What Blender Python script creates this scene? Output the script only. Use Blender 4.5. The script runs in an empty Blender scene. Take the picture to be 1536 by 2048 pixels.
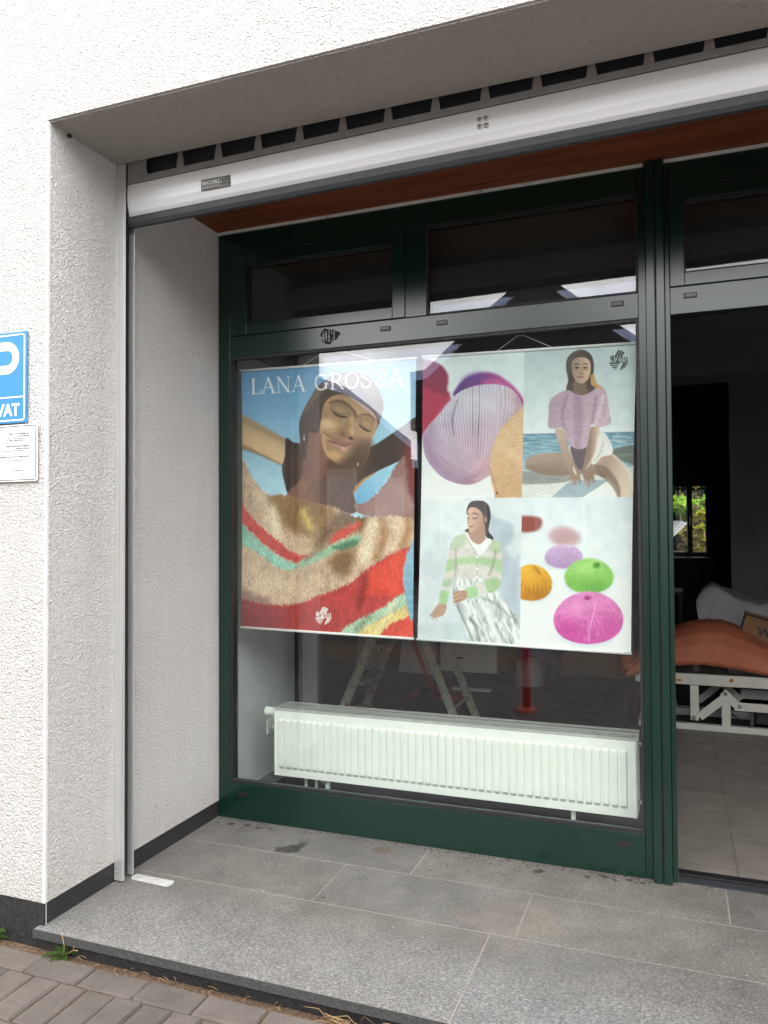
import bpy, bmesh, math, random
import numpy as np
from mathutils import Vector, Matrix, noise as mnoise
C = bpy.context
scn = C.scene
R = math.radians
random.seed(7)

# ------------------------------------------------------------------ camera
F_PX, YAW, PITCH, ROLL = 1543.34, -0.361456, 0.023496, -0.005525
CX, CY, CZ = 2.19574, -2.2475, 1.45
cam = bpy.data.cameras.new("camera"); cam_o = bpy.data.objects.new("camera", cam)
scn.collection.objects.link(cam_o); scn.camera = cam_o
cam.sensor_fit = 'HORIZONTAL'; cam.sensor_width = 36.0
cam.lens = 36.0 * F_PX / 1536.0
cam.clip_start = 0.05; cam.clip_end = 500
cy_, sy_ = math.cos(YAW), math.sin(YAW); cp_, sp_ = math.cos(PITCH), math.sin(PITCH)
fwd = Vector((sy_*cp_, cy_*cp_, sp_)); r0 = Vector((cy_, -sy_, 0)); u0 = r0.cross(fwd)
rt = r0*math.cos(ROLL) + u0*math.sin(ROLL); up = u0*math.cos(ROLL) - r0*math.sin(ROLL)
m = Matrix(((rt.x, up.x, -fwd.x, CX), (rt.y, up.y, -fwd.y, CY), (rt.z, up.z, -fwd.z, CZ), (0, 0, 0, 1)))
cam_o.matrix_world = m

# ------------------------------------------------------------------ world, sun, exposure
SUN_EL, SUN_AZ = R(52), R(12)          # sun stands behind the building (+Y), a little to the right
world = bpy.data.worlds.new("World"); scn.world = world; world.use_nodes = True
wn = world.node_tree; wn.nodes.clear()
def wnode(t, **k):
    n = wn.nodes.new(t)
    for a, b in k.items(): setattr(n, a, b)
    return n
sky = wnode('ShaderNodeTexSky', sky_type='NISHITA', sun_disc=False)
sky.sun_elevation = SUN_EL; sky.sun_rotation = SUN_AZ
tc = wnode('ShaderNodeTexCoord'); mp = wnode('ShaderNodeMapping'); mp.inputs['Scale'].default_value = (1, 1, 1.9)
mp.inputs['Location'].default_value = (0.35, 0.1, 0.0)
nz = wnode('ShaderNodeTexNoise'); nz.inputs['Scale'].default_value = 2.6; nz.inputs['Detail'].default_value = 8; nz.inputs['Roughness'].default_value = .55
rmp = wnode('ShaderNodeValToRGB'); rmp.color_ramp.elements[0].position = .26; rmp.color_ramp.elements[1].position = .40
nz2 = wnode('ShaderNodeTexNoise'); nz2.inputs['Scale'].default_value = 5; nz2.inputs['Detail'].default_value = 5
cl = wnode('ShaderNodeMix', data_type='RGBA'); cl.inputs[6].default_value = (17, 17, 17.5, 1); cl.inputs[7].default_value = (32, 31.5, 31, 1)
mx = wnode('ShaderNodeMix', data_type='RGBA'); bg = wnode('ShaderNodeBackground'); bg.inputs['Strength'].default_value = .10
wo = wnode('ShaderNodeOutputWorld'); L = wn.links.new
L(tc.outputs['Generated'], mp.inputs['Vector']); L(mp.outputs[0], nz.inputs['Vector']); L(mp.outputs[0], nz2.inputs['Vector'])
L(nz.outputs['Fac'], rmp.inputs[0]); L(rmp.outputs['Color'], mx.inputs[0]); L(sky.outputs[0], mx.inputs[6])
rm2 = wnode('ShaderNodeValToRGB'); rm2.color_ramp.elements[0].position = .35; rm2.color_ramp.elements[1].position = .65
L(nz2.outputs['Fac'], rm2.inputs[0]); L(rm2.outputs['Color'], cl.inputs[0])
# added glow lobes in the sky: one brightens the reveals, one the glass reflection
gd = wnode('ShaderNodeVectorMath', operation='DOT_PRODUCT'); L(tc.outputs['Generated'], gd.inputs[0])
gd.inputs[1].default_value = Vector((.80, -.42, .55)).normalized()
gm = wnode('ShaderNodeMapRange'); gm.inputs['From Min'].default_value = .0; gm.inputs['From Max'].default_value = 1.0
gm.inputs['To Min'].default_value = .70; gm.inputs['To Max'].default_value = 2.1; gm.interpolation_type = 'SMOOTHSTEP'; L(gd.outputs['Value'], gm.inputs['Value'])
gx = wnode('ShaderNodeVectorMath', operation='SCALE'); L(cl.outputs[2], gx.inputs[0]); 
gd2 = wnode('ShaderNodeVectorMath', operation='DOT_PRODUCT'); L(tc.outputs['Generated'], gd2.inputs[0]); gd2.inputs[1].default_value = Vector((-.30, -.92, .25)).normalized()
gm2 = wnode('ShaderNodeMapRange'); gm2.inputs['From Min'].default_value = .90; gm2.inputs['From Max'].default_value = .99; gm2.inputs['To Min'].default_value = 0; gm2.inputs['To Max'].default_value = 1.72
gm2.interpolation_type = 'SMOOTHSTEP'; L(gd2.outputs['Value'], gm2.inputs['Value'])
ga = wnode('ShaderNodeMath', operation='ADD'); L(gm.outputs[0], ga.inputs[0]); L(gm2.outputs[0], ga.inputs[1]); L(ga.outputs[0], gx.inputs['Scale']); L(gx.outputs[0], mx.inputs[7])
L(mx.outputs[2], bg.inputs['Color']); L(bg.outputs[0], wo.inputs['Surface'])
sun = bpy.data.lights.new("sun", 'SUN'); sun.energy = 3.2; sun.angle = R(.5); sun.color = (1, .95, .88)
so = bpy.data.objects.new("sun", sun); scn.collection.objects.link(so)
sd = Vector((math.sin(SUN_AZ)*math.cos(SUN_EL), math.cos(SUN_AZ)*math.cos(SUN_EL), math.sin(SUN_EL)))
so.rotation_euler = sd.to_track_quat('Z', 'Y').to_euler(); so.location = sd*50
scn.view_settings.view_transform = 'Standard'; scn.view_settings.look = 'None'
scn.view_settings.gamma = 1; scn.view_settings.use_curve_mapping = False
scn.view_settings.exposure = 0.33
scn.cycles.use_denoising = True
scn.cycles.max_bounces = 12; scn.cycles.transparent_max_bounces = 24
scn.cycles.sample_clamp_indirect = 6

# ------------------------------------------------------------------ helpers: materials
def lin(c):
    if isinstance(c, str): c = tuple(int(c[i:i+2], 16)/255 for i in (0, 2, 4))
    return tuple((x/12.92 if x <= .04045 else ((x+.055)/1.055)**2.4) for x in c)
class Mat:
    def __init__(s, name, col=(.5, .5, .5), rough=.6, metal=0, spec=.5):
        s.m = bpy.data.materials.new(name); s.m.use_nodes = True; s.t = s.m.node_tree
        s.b = s.t.nodes['Principled BSDF']; s.L = s.t.links.new
        s.b.inputs['Base Color'].default_value = (*col, 1); s.b.inputs['Roughness'].default_value = rough
        s.b.inputs['Metallic'].default_value = metal; s.b.inputs['Specular IOR Level'].default_value = spec
        s._co = None
    def n(s, t, **k):
        x = s.t.nodes.new(t)
        for a, b in k.items(): setattr(x, a, b)
        return x
    def co(s, scale=(1, 1, 1), kind='Object', loc=(0, 0, 0), rot=(0, 0, 0)):
        if s._co is None: s._co = s.n('ShaderNodeTexCoord')
        mp = s.n('ShaderNodeMapping'); mp.inputs['Scale'].default_value = scale
        mp.inputs['Location'].default_value = loc; mp.inputs['Rotation'].default_value = rot
        s.L(s._co.outputs[kind], mp.inputs[0]); return mp.outputs[0]
    def noise(s, scale, detail=3, rough=.5, vec=None, dist=0):
        x = s.n('ShaderNodeTexNoise'); x.inputs['Scale'].default_value = scale; x.inputs['Detail'].default_value = detail
        x.inputs['Roughness'].default_value = rough; x.inputs['Distortion'].default_value = dist
        s.L(vec or s.co(), x.inputs['Vector']); return x.outputs['Fac']
    def vor(s, scale, vec=None, feature='F1', out='Distance'):
        x = s.n('ShaderNodeTexVoronoi', feature=feature); x.inputs['Scale'].default_value = scale
        s.L(vec or s.co(), x.inputs['Vector']); return x.outputs[out]
    def ramp(s, fac, stops):
        r = s.n('ShaderNodeValToRGB'); e = r.color_ramp.elements
        while len(e) < len(stops): e.new(.5)
        for el, (p, c) in zip(e, stops):
            el.position = p; el.color = (*c, 1) if isinstance(c, tuple) else (c, c, c, 1)
        s.L(fac, r.inputs[0]); return r.outputs['Color']
    def mix(s, fac, a, b, blend='MIX'):
        x = s.n('ShaderNodeMix', data_type='RGBA', blend_type=blend)
        for i, v in ((0, fac), (6, a), (7, b)):
            if isinstance(v, (int, float)): x.inputs[i].default_value = v
            elif isinstance(v, tuple): x.inputs[i].default_value = (*v, 1)
            else: s.L(v, x.inputs[i])
        return x.outputs[2]
    def math(s, op, a, b=0., c=0.):
        x = s.n('ShaderNodeMath', operation=op)
        for i, v in enumerate((a, b, c)):
            if isinstance(v, (int, float)): x.inputs[i].default_value = v
            else: s.L(v, x.inputs[i])
        return x.outputs[0]
    def color(s, o): s.L(o, s.b.inputs['Base Color']); return s
    def rough(s, o): s.L(o, s.b.inputs['Roughness']); return s
    def bump(s, h, dist=.002, strength=1.):
        x = s.n('ShaderNodeBump'); x.inputs['Distance'].default_value = dist; x.inputs['Strength'].default_value = strength
        s.L(h, x.inputs['Height']); s.L(x.outputs[0], s.b.inputs['Normal']); return s

def plain(name, col, rough=.5, metal=0, var=.12, scale=12, bump=0, spec=.5):
    k = Mat(name, col, rough, metal, spec)
    f = k.noise(scale, 5, .6)
    k.color(k.ramp(f, [(.3, tuple(c*(1-var) for c in col)), (.7, tuple(min(1, c*(1+var)) for c in col))]))
    k.rough(k.ramp(k.noise(scale*2.3, 4), [(.3, max(0, rough-.07)), (.7, min(1, rough+.1))]))
    if bump: k.bump(k.noise(scale*8, 4), bump)
    return k.m

def mat_plaster(name, base=.71, tone=(1, .98, .955)):
    k = Mat(name, rough=.9, spec=.2)
    v = k.co()
    warp = k.n('ShaderNodeVectorMath', operation='MULTIPLY_ADD')
    nn = k.n('ShaderNodeTexNoise'); nn.inputs['Scale'].default_value = 60; nn.inputs['Detail'].default_value = 2; k.L(v, nn.inputs['Vector'])
    k.L(nn.outputs['Color'], warp.inputs[0]); warp.inputs[1].default_value = (.02, .02, .02); k.L(v, warp.inputs[2])
    big = k.noise(120, 3, .6, warp.outputs[0]); vo = k.vor(140, warp.outputs[0], 'SMOOTH_F1')
    sml = k.noise(260, 2, .5, v)
    h = k.math('ADD', k.math('MULTIPLY', big, 1.3), k.math('ADD', k.math('MULTIPLY', vo, .8), k.math('MULTIPLY', sml, .25)))
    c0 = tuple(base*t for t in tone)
    patch = k.ramp(k.noise(1.7, 5, .6), [(.3, tuple(x*.94 for x in c0)), (.7, c0)])
    pit = k.ramp(k.noise(75, 2, .5, warp.outputs[0]), [(.24, (.55, .54, .52)), (.33, (1, 1, 1))])
    strk = k.ramp(k.noise(5, 5, .65, k.co((4.5, 4.5, .22))), [(.35, (.96, .955, .945)), (.6, (1, 1, 1))])
    sz = k.n('ShaderNodeSeparateXYZ'); k.L(v, sz.inputs[0])
    spl = k.ramp(k.math('ADD', sz.outputs[2], k.math('MULTIPLY', k.noise(9, 5, .7), .35)), [(.20, (.93, .915, .89)), (.46, (1, 1, 1))])
    k.color(k.mix(1., k.mix(1., k.mix(1.0, patch, pit, 'MULTIPLY'), strk, 'MULTIPLY'), spl, 'MULTIPLY'))
    k.bump(h, .0100, 1.0)
    return k.m

def _warm(k, g, c): return k.mix(1., g, c, 'MULTIPLY')
def mat_granite(name, light=.33, dark=.05, dirt=True):
    k = Mat(name, rough=.5)
    v = k.co()
    wv = k.n('ShaderNodeVectorMath', operation='MULTIPLY_ADD')
    nn = k.n('ShaderNodeTexNoise'); nn.inputs['Scale'].default_value = 90; k.L(v, nn.inputs['Vector'])
    k.L(nn.outputs['Color'], wv.inputs[0]); wv.inputs[1].default_value = (.02, .02, .02); k.L(v, wv.inputs[2])
    a = k.noise(170, 3, .7, wv.outputs[0]); b = k.noise(75, 2, .6, k.co((1, 1.6, 1)))
    s = k.math('ADD', k.math('MULTIPLY', a, .65), k.math('MULTIPLY', b, .35))
    g = k.ramp(s, [(.36, dark*1.6), (.47, (light+dark)*.40), (.54, light*.72), (.68, light*1.4)])
    if dirt:
        sep = k.n('ShaderNodeSeparateXYZ'); k.L(v, sep.inputs[0])
        y = k.math('ADD', sep.outputs[1], k.math('MULTIPLY', k.math('SUBTRACT', k.noise(5, 5, .65), .5), .42))
        d = k.ramp(y, [(.14, 0.), (.46, .70)])
        dirtc = k.ramp(k.noise(9, 6, .7), [(.3, (.085, .078, .068)), (.5, (.135, .124, .108)), (.75, (.185, .166, .145))])
        g = k.mix(d, g, k.mix(.30, dirtc, g))
        # worn and wet marks on the slabs
        def spot(g, x, yy, r, col, amt, sc=26):
            o = k.n('ShaderNodeVectorMath', operation='SUBTRACT'); k.L(v, o.inputs[0]); o.inputs[1].default_value = (x, yy, 0)
            ln = k.n('ShaderNodeVectorMath', operation='LENGTH'); k.L(o.outputs[0], ln.inputs[0])
            q = k.math('ADD', ln.outputs['Value'], k.math('MULTIPLY', k.math('SUBTRACT', k.noise(sc, 3, .6), .5), r*2.6))
            msk = k.ramp(q, [(r*.75, amt), (r*.95, 0.)])
            return k.mix(msk, g, col)
        g = spot(g, .53, .915, .055, (.035, .034, .03), .8)
        g = spot(g, .56, .97, .045, (.035, .034, .03), .75)
        g = spot(g, .93, 1.06, .05, (.12, .085, .05), .6, 40)
        g = spot(g, 1.6, .60, .18, (.25, .195, .165), .3, 9)
        g = spot(g, .9, .56, .2, (.12, .11, .10), .16, 12)
    if dirt:
        oi = k.n('ShaderNodeObjectInfo'); g = k.mix(1., g, k.ramp(oi.outputs['Random'], [(0., (.90, .905, .92)), (.5, (.98, .98, .98)), (1., (1.05, 1.03, 1.0))]), 'MULTIPLY')
    k.color(_warm(k, _warm(k, g, (1.0, .985, .95)), k.ramp(k.noise(3.2, 6, .7), [(.32, .76), (.66, 1.12)])) if dirt else g)
    k.rough(k.ramp(a, [(.3, .35), (.7, .65)]))
    k.bump(k.noise(300, 3), .0006, .6)
    return k.m

M = {}
M['plaster'] = mat_plaster('rough_white_plaster')
M['soffit'] = mat_plaster('tan_soffit_plaster', .47, (1, .94, .88))  # wall plaster with a darker, tanner base colour
M['bead'] = plain('smooth_plaster_edge', (.72, .71, .69), .8)
M['granite'] = mat_granite('grey_granite')
M['granite_edge'] = mat_granite('dark_granite_edge', .09, .03, False)
M['granite_black'] = mat_granite('black_granite', .040, .008, False)
M['grout'] = plain('grout', (.27, .25, .22), .9)
M['grout_light'] = plain('light_sealant', (.5, .5, .48), .7)
k = Mat('green_lacquer', (.005, .052, .036), .24, 0, .6)
k.color(k.ramp(k.noise(2.2, 3, .5), [(.3, (.0008, .0180, .0115)), (.7, (.0010, .0215, .0138))]))
M['green'] = k.m
M['rubber'] = plain('black_rubber', (.012, .012, .012), .6)
M['seal'] = plain('dark_blue_grey_seal', (.030, .036, .042), .55)
k = Mat('brushed_aluminium', (.60, .60, .59), .42, .55)
k.color(k.ramp(k.noise(3, 4, .6, k.co((40, 40, .4))), [(.3, (.52, .52, .51)), (.7, (.66, .66, .65))]))
k.rough(k.ramp(k.noise(8, 4), [(.3, .34), (.7, .5)])); M['alu'] = k.m
M['alu_dark'] = plain('dull_aluminium', (.30, .29, .28), .6, .3)
k = Mat('white_coated_aluminium', (.74, .75, .76), .38, .15)
k.color(k.ramp(k.noise(2.5, 5, .6, k.co((.5, 1, 6))), [(.3, (.66, .67, .68)), (.7, (.76, .77, .78))])); M['bar'] = k.m
k = Mat('red_brown_wood', (.2, .06, .02), .6)
g_ = k.noise(6, 6, .65, k.co((.35, 7, 3)))
k.color(k.ramp(g_, [(.3, (.085, .018, .004)), (.5, (.14, .032, .007)), (.7, (.20, .052, .012))])); k.bump(g_, .001); M['wood'] = k.m
M['white'] = plain('white_enamel', (.84, .87, .83), .35, 0, .03)
M['white_matt'] = plain('white_paint', (.66, .69, .68), .75, 0, .06)
M['offwhite'] = plain('cream_white_steel', (.55, .54, .49), .5, 0, .06)
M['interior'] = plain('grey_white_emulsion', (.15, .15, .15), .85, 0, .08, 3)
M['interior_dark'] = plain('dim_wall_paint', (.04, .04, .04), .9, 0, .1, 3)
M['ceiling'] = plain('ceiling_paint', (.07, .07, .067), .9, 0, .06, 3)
M['black'] = plain('black_plastic', (.010, .010, .010), .5)
M['steel'] = plain('bolt_steel', (.5, .5, .5), .35, .9)
M['rod'] = plain('white_plastic_rod', (.85, .85, .85), .4, 0, .02)
M['blue_sign'] = plain('parking_blue', lin((.22, .53, .74)), .4, 0, .03)
M['sign_white'] = plain('sign_white', (.85, .85, .86), .4, 0, .02)
M['ink'] = plain('black_print', (.02, .02, .02), .5)
M['ink_grey'] = plain('grey_print', (.12, .12, .12), .5)
M['line_grey'] = plain('thin_grey_print', (.55, .55, .55), .5)
M['orange'] = plain('orange_upholstery', (.42, .125, .062), .6, 0, .15, 5, .002)
M['sheet'] = plain('white_cotton_sheet', (.42, .42, .46), .9, 0, .06, 5, .001)
M['card'] = plain('brown_cardboard', (.22, .115, .055), .85, 0, .1, 10)
M['card_dark'] = plain('black_printed_edge', (.02, .018, .016), .8)
M['red'] = plain('red_paint', (.30, .012, .012), .45)
M['bollard_red'] = plain('bollard_red', (.75, .012, .010), .45)
M['bollard_foot'] = plain('bollard_orange_foot', (.85, .12, .05), .6)
M['amber'] = plain('amber_reflector', (.45, .16, .02), .3)
M['blue_bag'] = plain('blue_bag', (.06, .09, .20), .5, 0, .3, 9)
M['ladder_alu'] = plain('scuffed_ladder_aluminium', (.34, .33, .30), .55, .35, .35, 26)
M['wall_house'] = plain('house_render', (.14, .135, .13), .9)
M['roof_dark'] = plain('dark_roof_tiles', (.028, .026, .026), .85, 0, .3, 9)
M['brick_red'] = plain('red_brown_boards', (.16, .045, .035), .8)
M['asphalt'] = plain('asphalt', (.045, .045, .045), .9, 0, .3, 40)
M['window_dark'] = plain('curtained_window', (.36, .37, .38), .5)
M['soil'] = None
k = Mat('sandy_soil', (.2, .13, .08), .95)
k.color(k.ramp(k.noise(60, 6, .8), [(.3, (.045, .03, .018)), (.5, (.14, .085, .05)), (.7, (.27, .19, .12))])); k.bump(k.noise(140, 4, .7), .006); M['soil'] = k.m
def mat_paver():
    k = Mat('concrete_pavers', rough=.85)
    oi = k.n('ShaderNodeVertexColor', layer_name='tone')
    sp = k.ramp(k.noise(320, 3, .7), [(.3, .70), (.5, .95), (.72, 1.25)])
    pt = k.ramp(k.noise(9, 6, .7), [(.3, (.75, .72, .70)), (.7, (1.12, 1.1, 1.08))])
    k.color(k.mix(1., k.mix(1., oi.outputs[0], sp, 'MULTIPLY'), pt, 'MULTIPLY'))
    k.bump(k.math('ADD', k.noise(300, 3, .6), k.noise(35, 3)), .0022, .8)
    return k.m
M['paver'] = mat_paver()
def mat_tile():
    k = Mat('beige_floor_tiles', rough=.42)
    v = k.co()
    br = k.n('ShaderNodeTexBrick'); br.offset = 0.; br.squash = 1.
    br.inputs['Scale'].default_value = 1.; br.inputs['Brick Width'].default_value = .60; br.inputs['Row Height'].default_value = .335
    br.inputs['Mortar Size'].default_value = .005; br.inputs['Mortar Smooth'].default_value = .2
    br.inputs['Color1'].default_value = (.19, .17, .15, 1); br.inputs['Color2'].default_value = (.20, .18, .158, 1); br.inputs['Mortar'].default_value = (.14, .125, .11, 1)
    mp = k.co(loc=(-2.42+.6*6, -1.368+.335*4, 0)); k.L(mp, br.inputs['Vector'])
    k.color(k.mix(1., br.outputs['Color'], k.ramp(k.noise(5, 6, .7), [(.3, .78), (.7, 1.1)]), 'MULTIPLY'))
    k.rough(k.ramp(k.noise(7, 5), [(.3, .35), (.7, .6)]))
    return k.m
M['tile'] = mat_tile()
k = Mat('dark_floor', (.05, .05, .05), .6)
k.color(k.ramp(k.noise(4, 6, .7), [(.3, (.038, .037, .035)), (.7, (.066, .063, .06))])); M['dark_floor'] = k.m
def mat_glass(name, f0, tint, trans=(.97, .98, .97)):
    m = bpy.data.materials.new(name); m.use_nodes = True; t = m.node_tree; t.nodes.clear(); N = t.nodes.new; Lk = t.links.new
    g = N('ShaderNodeNewGeometry'); d = N('ShaderNodeVectorMath'); d.operation = 'DOT_PRODUCT'
    Lk(g.outputs['Normal'], d.inputs[0]); Lk(g.outputs['Incoming'], d.inputs[1])
    def mth(op, a, b=0.):
        x = N('ShaderNodeMath'); x.operation = op
        for i, v in enumerate((a, b)):
            if isinstance(v, (int, float)): x.inputs[i].default_value = v
            else: Lk(v, x.inputs[i])
        return x.outputs[0]
    c = mth('ABSOLUTE', d.outputs['Value']); p = mth('POWER', mth('SUBTRACT', 1., c), 5.)
    f = mth('ADD', mth('MULTIPLY', p, 1-f0), f0)
    gl = N('ShaderNodeBsdfGlossy'); gl.inputs['Roughness'].default_value = .0; gl.inputs['Color'].default_value = (*tint, 1)
    nz = N('ShaderNodeTexNoise'); nz.inputs['Scale'].default_value = 2.2; nz.inputs['Detail'].default_value = 1
    co = N('ShaderNodeTexCoord'); Lk(co.outputs['Object'], nz.inputs['Vector'])
    bu = N('ShaderNodeBump'); bu.inputs['Distance'].default_value = .00025; Lk(nz.outputs['Fac'], bu.inputs['Height']); Lk(bu.outputs[0], gl.inputs['Normal'])
    tr = N('ShaderNodeBsdfTransparent'); tr.inputs['Color'].default_value = (*trans, 1)
    mi = N('ShaderNodeMixShader'); Lk(f, mi.inputs[0]); Lk(tr.outputs[0], mi.inputs[1]); Lk(gl.outputs[0], mi.inputs[2])
    o = N('ShaderNodeOutputMaterial'); Lk(mi.outputs[0], o.inputs['Surface'])
    return m
M['glass_out'] = mat_glass('outer_pane_glass', .038, (1, 1, 1))
M['glass_far'] = mat_glass('far_window_glass', .004, (1, 1, 1))
M['glass_in'] = mat_glass('inner_pane_glass', .016, (.60, .66, 1.0))
def mat_leaf(name, col, var=.45):
    k = Mat(name, col, .7, 0, .06)
    k.color(k.ramp(k.noise(7, 4, .7), [(.3, tuple(c*(1-var) for c in col)), (.7, tuple(c*(1+var) for c in col))]))
    tb = k.n('ShaderNodeBsdfTranslucent'); tb.inputs['Color'].default_value = (*[min(1, c*2.6) for c in col], 1)
    ms = k.n('ShaderNodeMixShader'); ms.inputs[0].default_value = .6
    out = k.t.nodes['Material Output']; k.L(k.b.outputs[0], ms.inputs[1]); k.L(tb.outputs[0], ms.inputs[2]); k.L(ms.outputs[0], out.inputs['Surface'])
    return k.m
M['leaf'] = mat_leaf('weed_leaf', (.075, .13, .035))
M['leaf_bright'] = mat_leaf('bright_leaf', (.11, .19, .02))
M['leaf_yellow'] = mat_leaf('yellow_green_leaf', (.17, .18, .012))
M['leaf_olive'] = mat_leaf('olive_leaf', (.085, .07, .025))
M['leaf_dark'] = mat_leaf('dark_hedge_leaf', (.008, .016, .004))
M['straw'] = plain('dry_straw', (.42, .28, .14), .9)
M['crumb'] = plain('dark_debris', (.05, .042, .034), .95)
M['chip'] = plain('white_grit', (.8, .8, .78), .6)

# ------------------------------------------------------------------ helpers: meshes
class MB:
    def __init__(s): s.v = []; s.f = []; s.sm = []
    def add(s, vs, fs, smooth=False):
        o = len(s.v); s.v += [tuple(p) for p in vs]; s.f += [tuple(i+o for i in f) for f in fs]; s.sm += [smooth]*len(fs); return s
    def box(s, x0, x1, y0, y1, z0, z1, mat=None):
        x0, x1 = sorted((x0, x1)); y0, y1 = sorted((y0, y1)); z0, z1 = sorted((z0, z1))
        vs = [Vector(p) for p in ((x0, y0, z0), (x1, y0, z0), (x1, y1, z0), (x0, y1, z0), (x0, y0, z1), (x1, y0, z1), (x1, y1, z1), (x0, y1, z1))]
        if mat: vs = [mat @ p for p in vs]
        return s.add(vs, [(0, 3, 2, 1), (4, 5, 6, 7), (0, 1, 5, 4), (1, 2, 6, 5), (2, 3, 7, 6), (3, 0, 4, 7)])
    def bar(s, a, b, w, h, upv=(0, 1, 0)):
        """rectangular bar from a to b; w across (perp. to upv), h along upv"""
        a, b = Vector(a), Vector(b); d = (b-a).normalized(); u = Vector(upv); u = (u-d*u.dot(d)).normalized(); sd = d.cross(u)
        vs = []
        for p in (a, b):
            for i, j in ((-1, -1), (1, -1), (1, 1), (-1, 1)): vs.append(p+sd*(w/2*i)+u*(h/2*j))
        return s.add(vs, [(0, 1, 2, 3), (7, 6, 5, 4), (0, 4, 5, 1), (1, 5, 6, 2), (2, 6, 7, 3), (3, 7, 4, 0)])
    def tube(s, pts, r, n=10, caps=True):
        pts = [Vector(p) for p in pts]; rs = r if isinstance(r, (list, tuple)) else [r]*len(pts)
        vs = []; fs = []; prev = None
        for i, p in enumerate(pts):
            d = (pts[min(i+1, len(pts)-1)]-pts[max(i-1, 0)]).normalized()
            if prev is None: prev = d.orthogonal().normalized()
            prev = (prev-d*prev.dot(d)).normalized(); q = d.cross(prev)
            for j in range(n):
                a = 2*math.pi*j/n; vs.append(p+(prev*math.cos(a)+q*math.sin(a))*rs[i])
        for i in range(len(pts)-1):
            for j in range(n): fs.append((i*n+j, i*n+(j+1) % n, (i+1)*n+(j+1) % n, (i+1)*n+j))
        if caps: fs += [tuple(range(n))[::-1], tuple(range((len(pts)-1)*n, len(pts)*n))]
        return s.add(vs, fs, True)
    def lathe(s, prof, c, n=28):
        vs = []; fs = []
        for r, z in prof:
            for j in range(n):
                a = 2*math.pi*j/n; vs.append((c[0]+r*math.cos(a), c[1]+r*math.sin(a), c[2]+z))
        for i in range(len(prof)-1):
            for j in range(n): fs.append((i*n+j, i*n+(j+1) % n, (i+1)*n+(j+1) % n, (i+1)*n+j))
        fs += [tuple(range(n))[::-1], tuple(range((len(prof)-1)*n, len(prof)*n))]
        return s.add(vs, fs, True)
    def prism(s, poly, axis, a, b):
        """poly: 2D points; extruded along axis ('x','y','z') from a to b"""
        def P(p, t): return {'x': (t, p[0], p[1]), 'y': (p[0], t, p[1]), 'z': (p[0], p[1], t)}[axis]
        n = len(poly); vs = [P(p, a) for p in poly]+[P(p, b) for p in poly]
        fs = [tuple(range(n)), tuple(range(n, 2*n))[::-1]]+[(i, i+n, (i+1) % n+n, (i+1) % n) for i in range(n)]
        return s.add(vs, fs)
    def grid(s, fn, nu, nv, smooth=True):
        vs = [fn(i/nu, j/nv) for j in range(nv+1) for i in range(nu+1)]
        fs = [(j*(nu+1)+i, j*(nu+1)+i+1, (j+1)*(nu+1)+i+1, (j+1)*(nu+1)+i) for j in range(nv) for i in range(nu)]
        return s.add(vs, fs, smooth)
    def build(s, name, mat, parent=None, bevel=0, seg=2, fix=True):
        me = bpy.data.meshes.new(name); me.from_pydata(s.v, [], s.f); me.update()
        me.polygons.foreach_set('use_smooth', s.sm)
        if fix or bevel:
            bm = bmesh.new(); bm.from_mesh(me); bmesh.ops.recalc_face_normals(bm, faces=bm.faces[:])
            if bevel:
                es = [e for e in bm.edges if len(e.link_faces) == 2 and e.calc_face_angle(0) > .6]
                bmesh.ops.bevel(bm, geom=es, offset=bevel, segments=seg, affect='EDGES', profile=.6, clamp_overlap=True)
            bm.to_mesh(me); bm.free()
        me.materials.append(mat)
        o = bpy.data.objects.new(name, me); scn.collection.objects.link(o)
        if parent: setp(o, parent)
        return o
def setp(o, parent):
    o.parent = parent
    if parent.type == 'EMPTY': o.matrix_parent_inverse = Matrix.Translation(-Vector(parent.location))
def thing(name, label, cat, loc=(0, 0, 0), group=None):
    o = bpy.data.objects.new(name, None); scn.collection.objects.link(o); o.location = loc; o.empty_display_size = .05
    return tag(o, label, cat, group)
def tag(o, label, cat, group=None):
    o['label'] = label; o['category'] = cat
    if group: o['group'] = group
    return o
def struct(o, kind='structure'):
    o['kind'] = kind; return o
def text(name, body, size, loc, mat, parent, bold=.0, rotx=90, extrude=.0006, align='LEFT', sx=1., rz=0, ry=0):
    cu = bpy.data.curves.new(name, 'FONT'); cu.body = body; cu.size = size; cu.extrude = extrude; cu.offset = bold; cu.align_x = align
    to = bpy.data.objects.new(name+'_c', cu); scn.collection.objects.link(to)
    dg = C.evaluated_depsgraph_get(); me = bpy.data.meshes.new_from_object(to.evaluated_get(dg)); bpy.data.objects.remove(to)
    me.name = name; me.transform(Matrix.Translation(loc) @ Matrix.Rotation(R(rz), 4, 'Z') @ Matrix.Rotation(R(rotx), 4, 'X') @ Matrix.Rotation(R(ry), 4, 'Z') @ Matrix.Diagonal((sx, 1, 1, 1)))
    me.materials.clear(); me.materials.append(mat)
    o = bpy.data.objects.new(name, me); scn.collection.objects.link(o); setp(o, parent); return o

# ================================================================== ground
YF = 1.156      # plane of the shopfront frame
YS = .376       # plane of the roller shutter rails
ZP = -.075      # paving level
mb = MB().box(-40, 40, -40, -5.2, ZP-.3, ZP-.012)
struct(mb.build('road', M['asphalt']))
mb = MB().box(-6, 9, -5.2, .05, ZP-.3, ZP-.010)
struct(mb.build('soil_bed', M['soil']))
mb = MB().box(-60, 60, 9.25, 80, ZP-.4, ZP-.05)
struct(mb.build('garden_ground', M['leaf_dark']))
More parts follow.
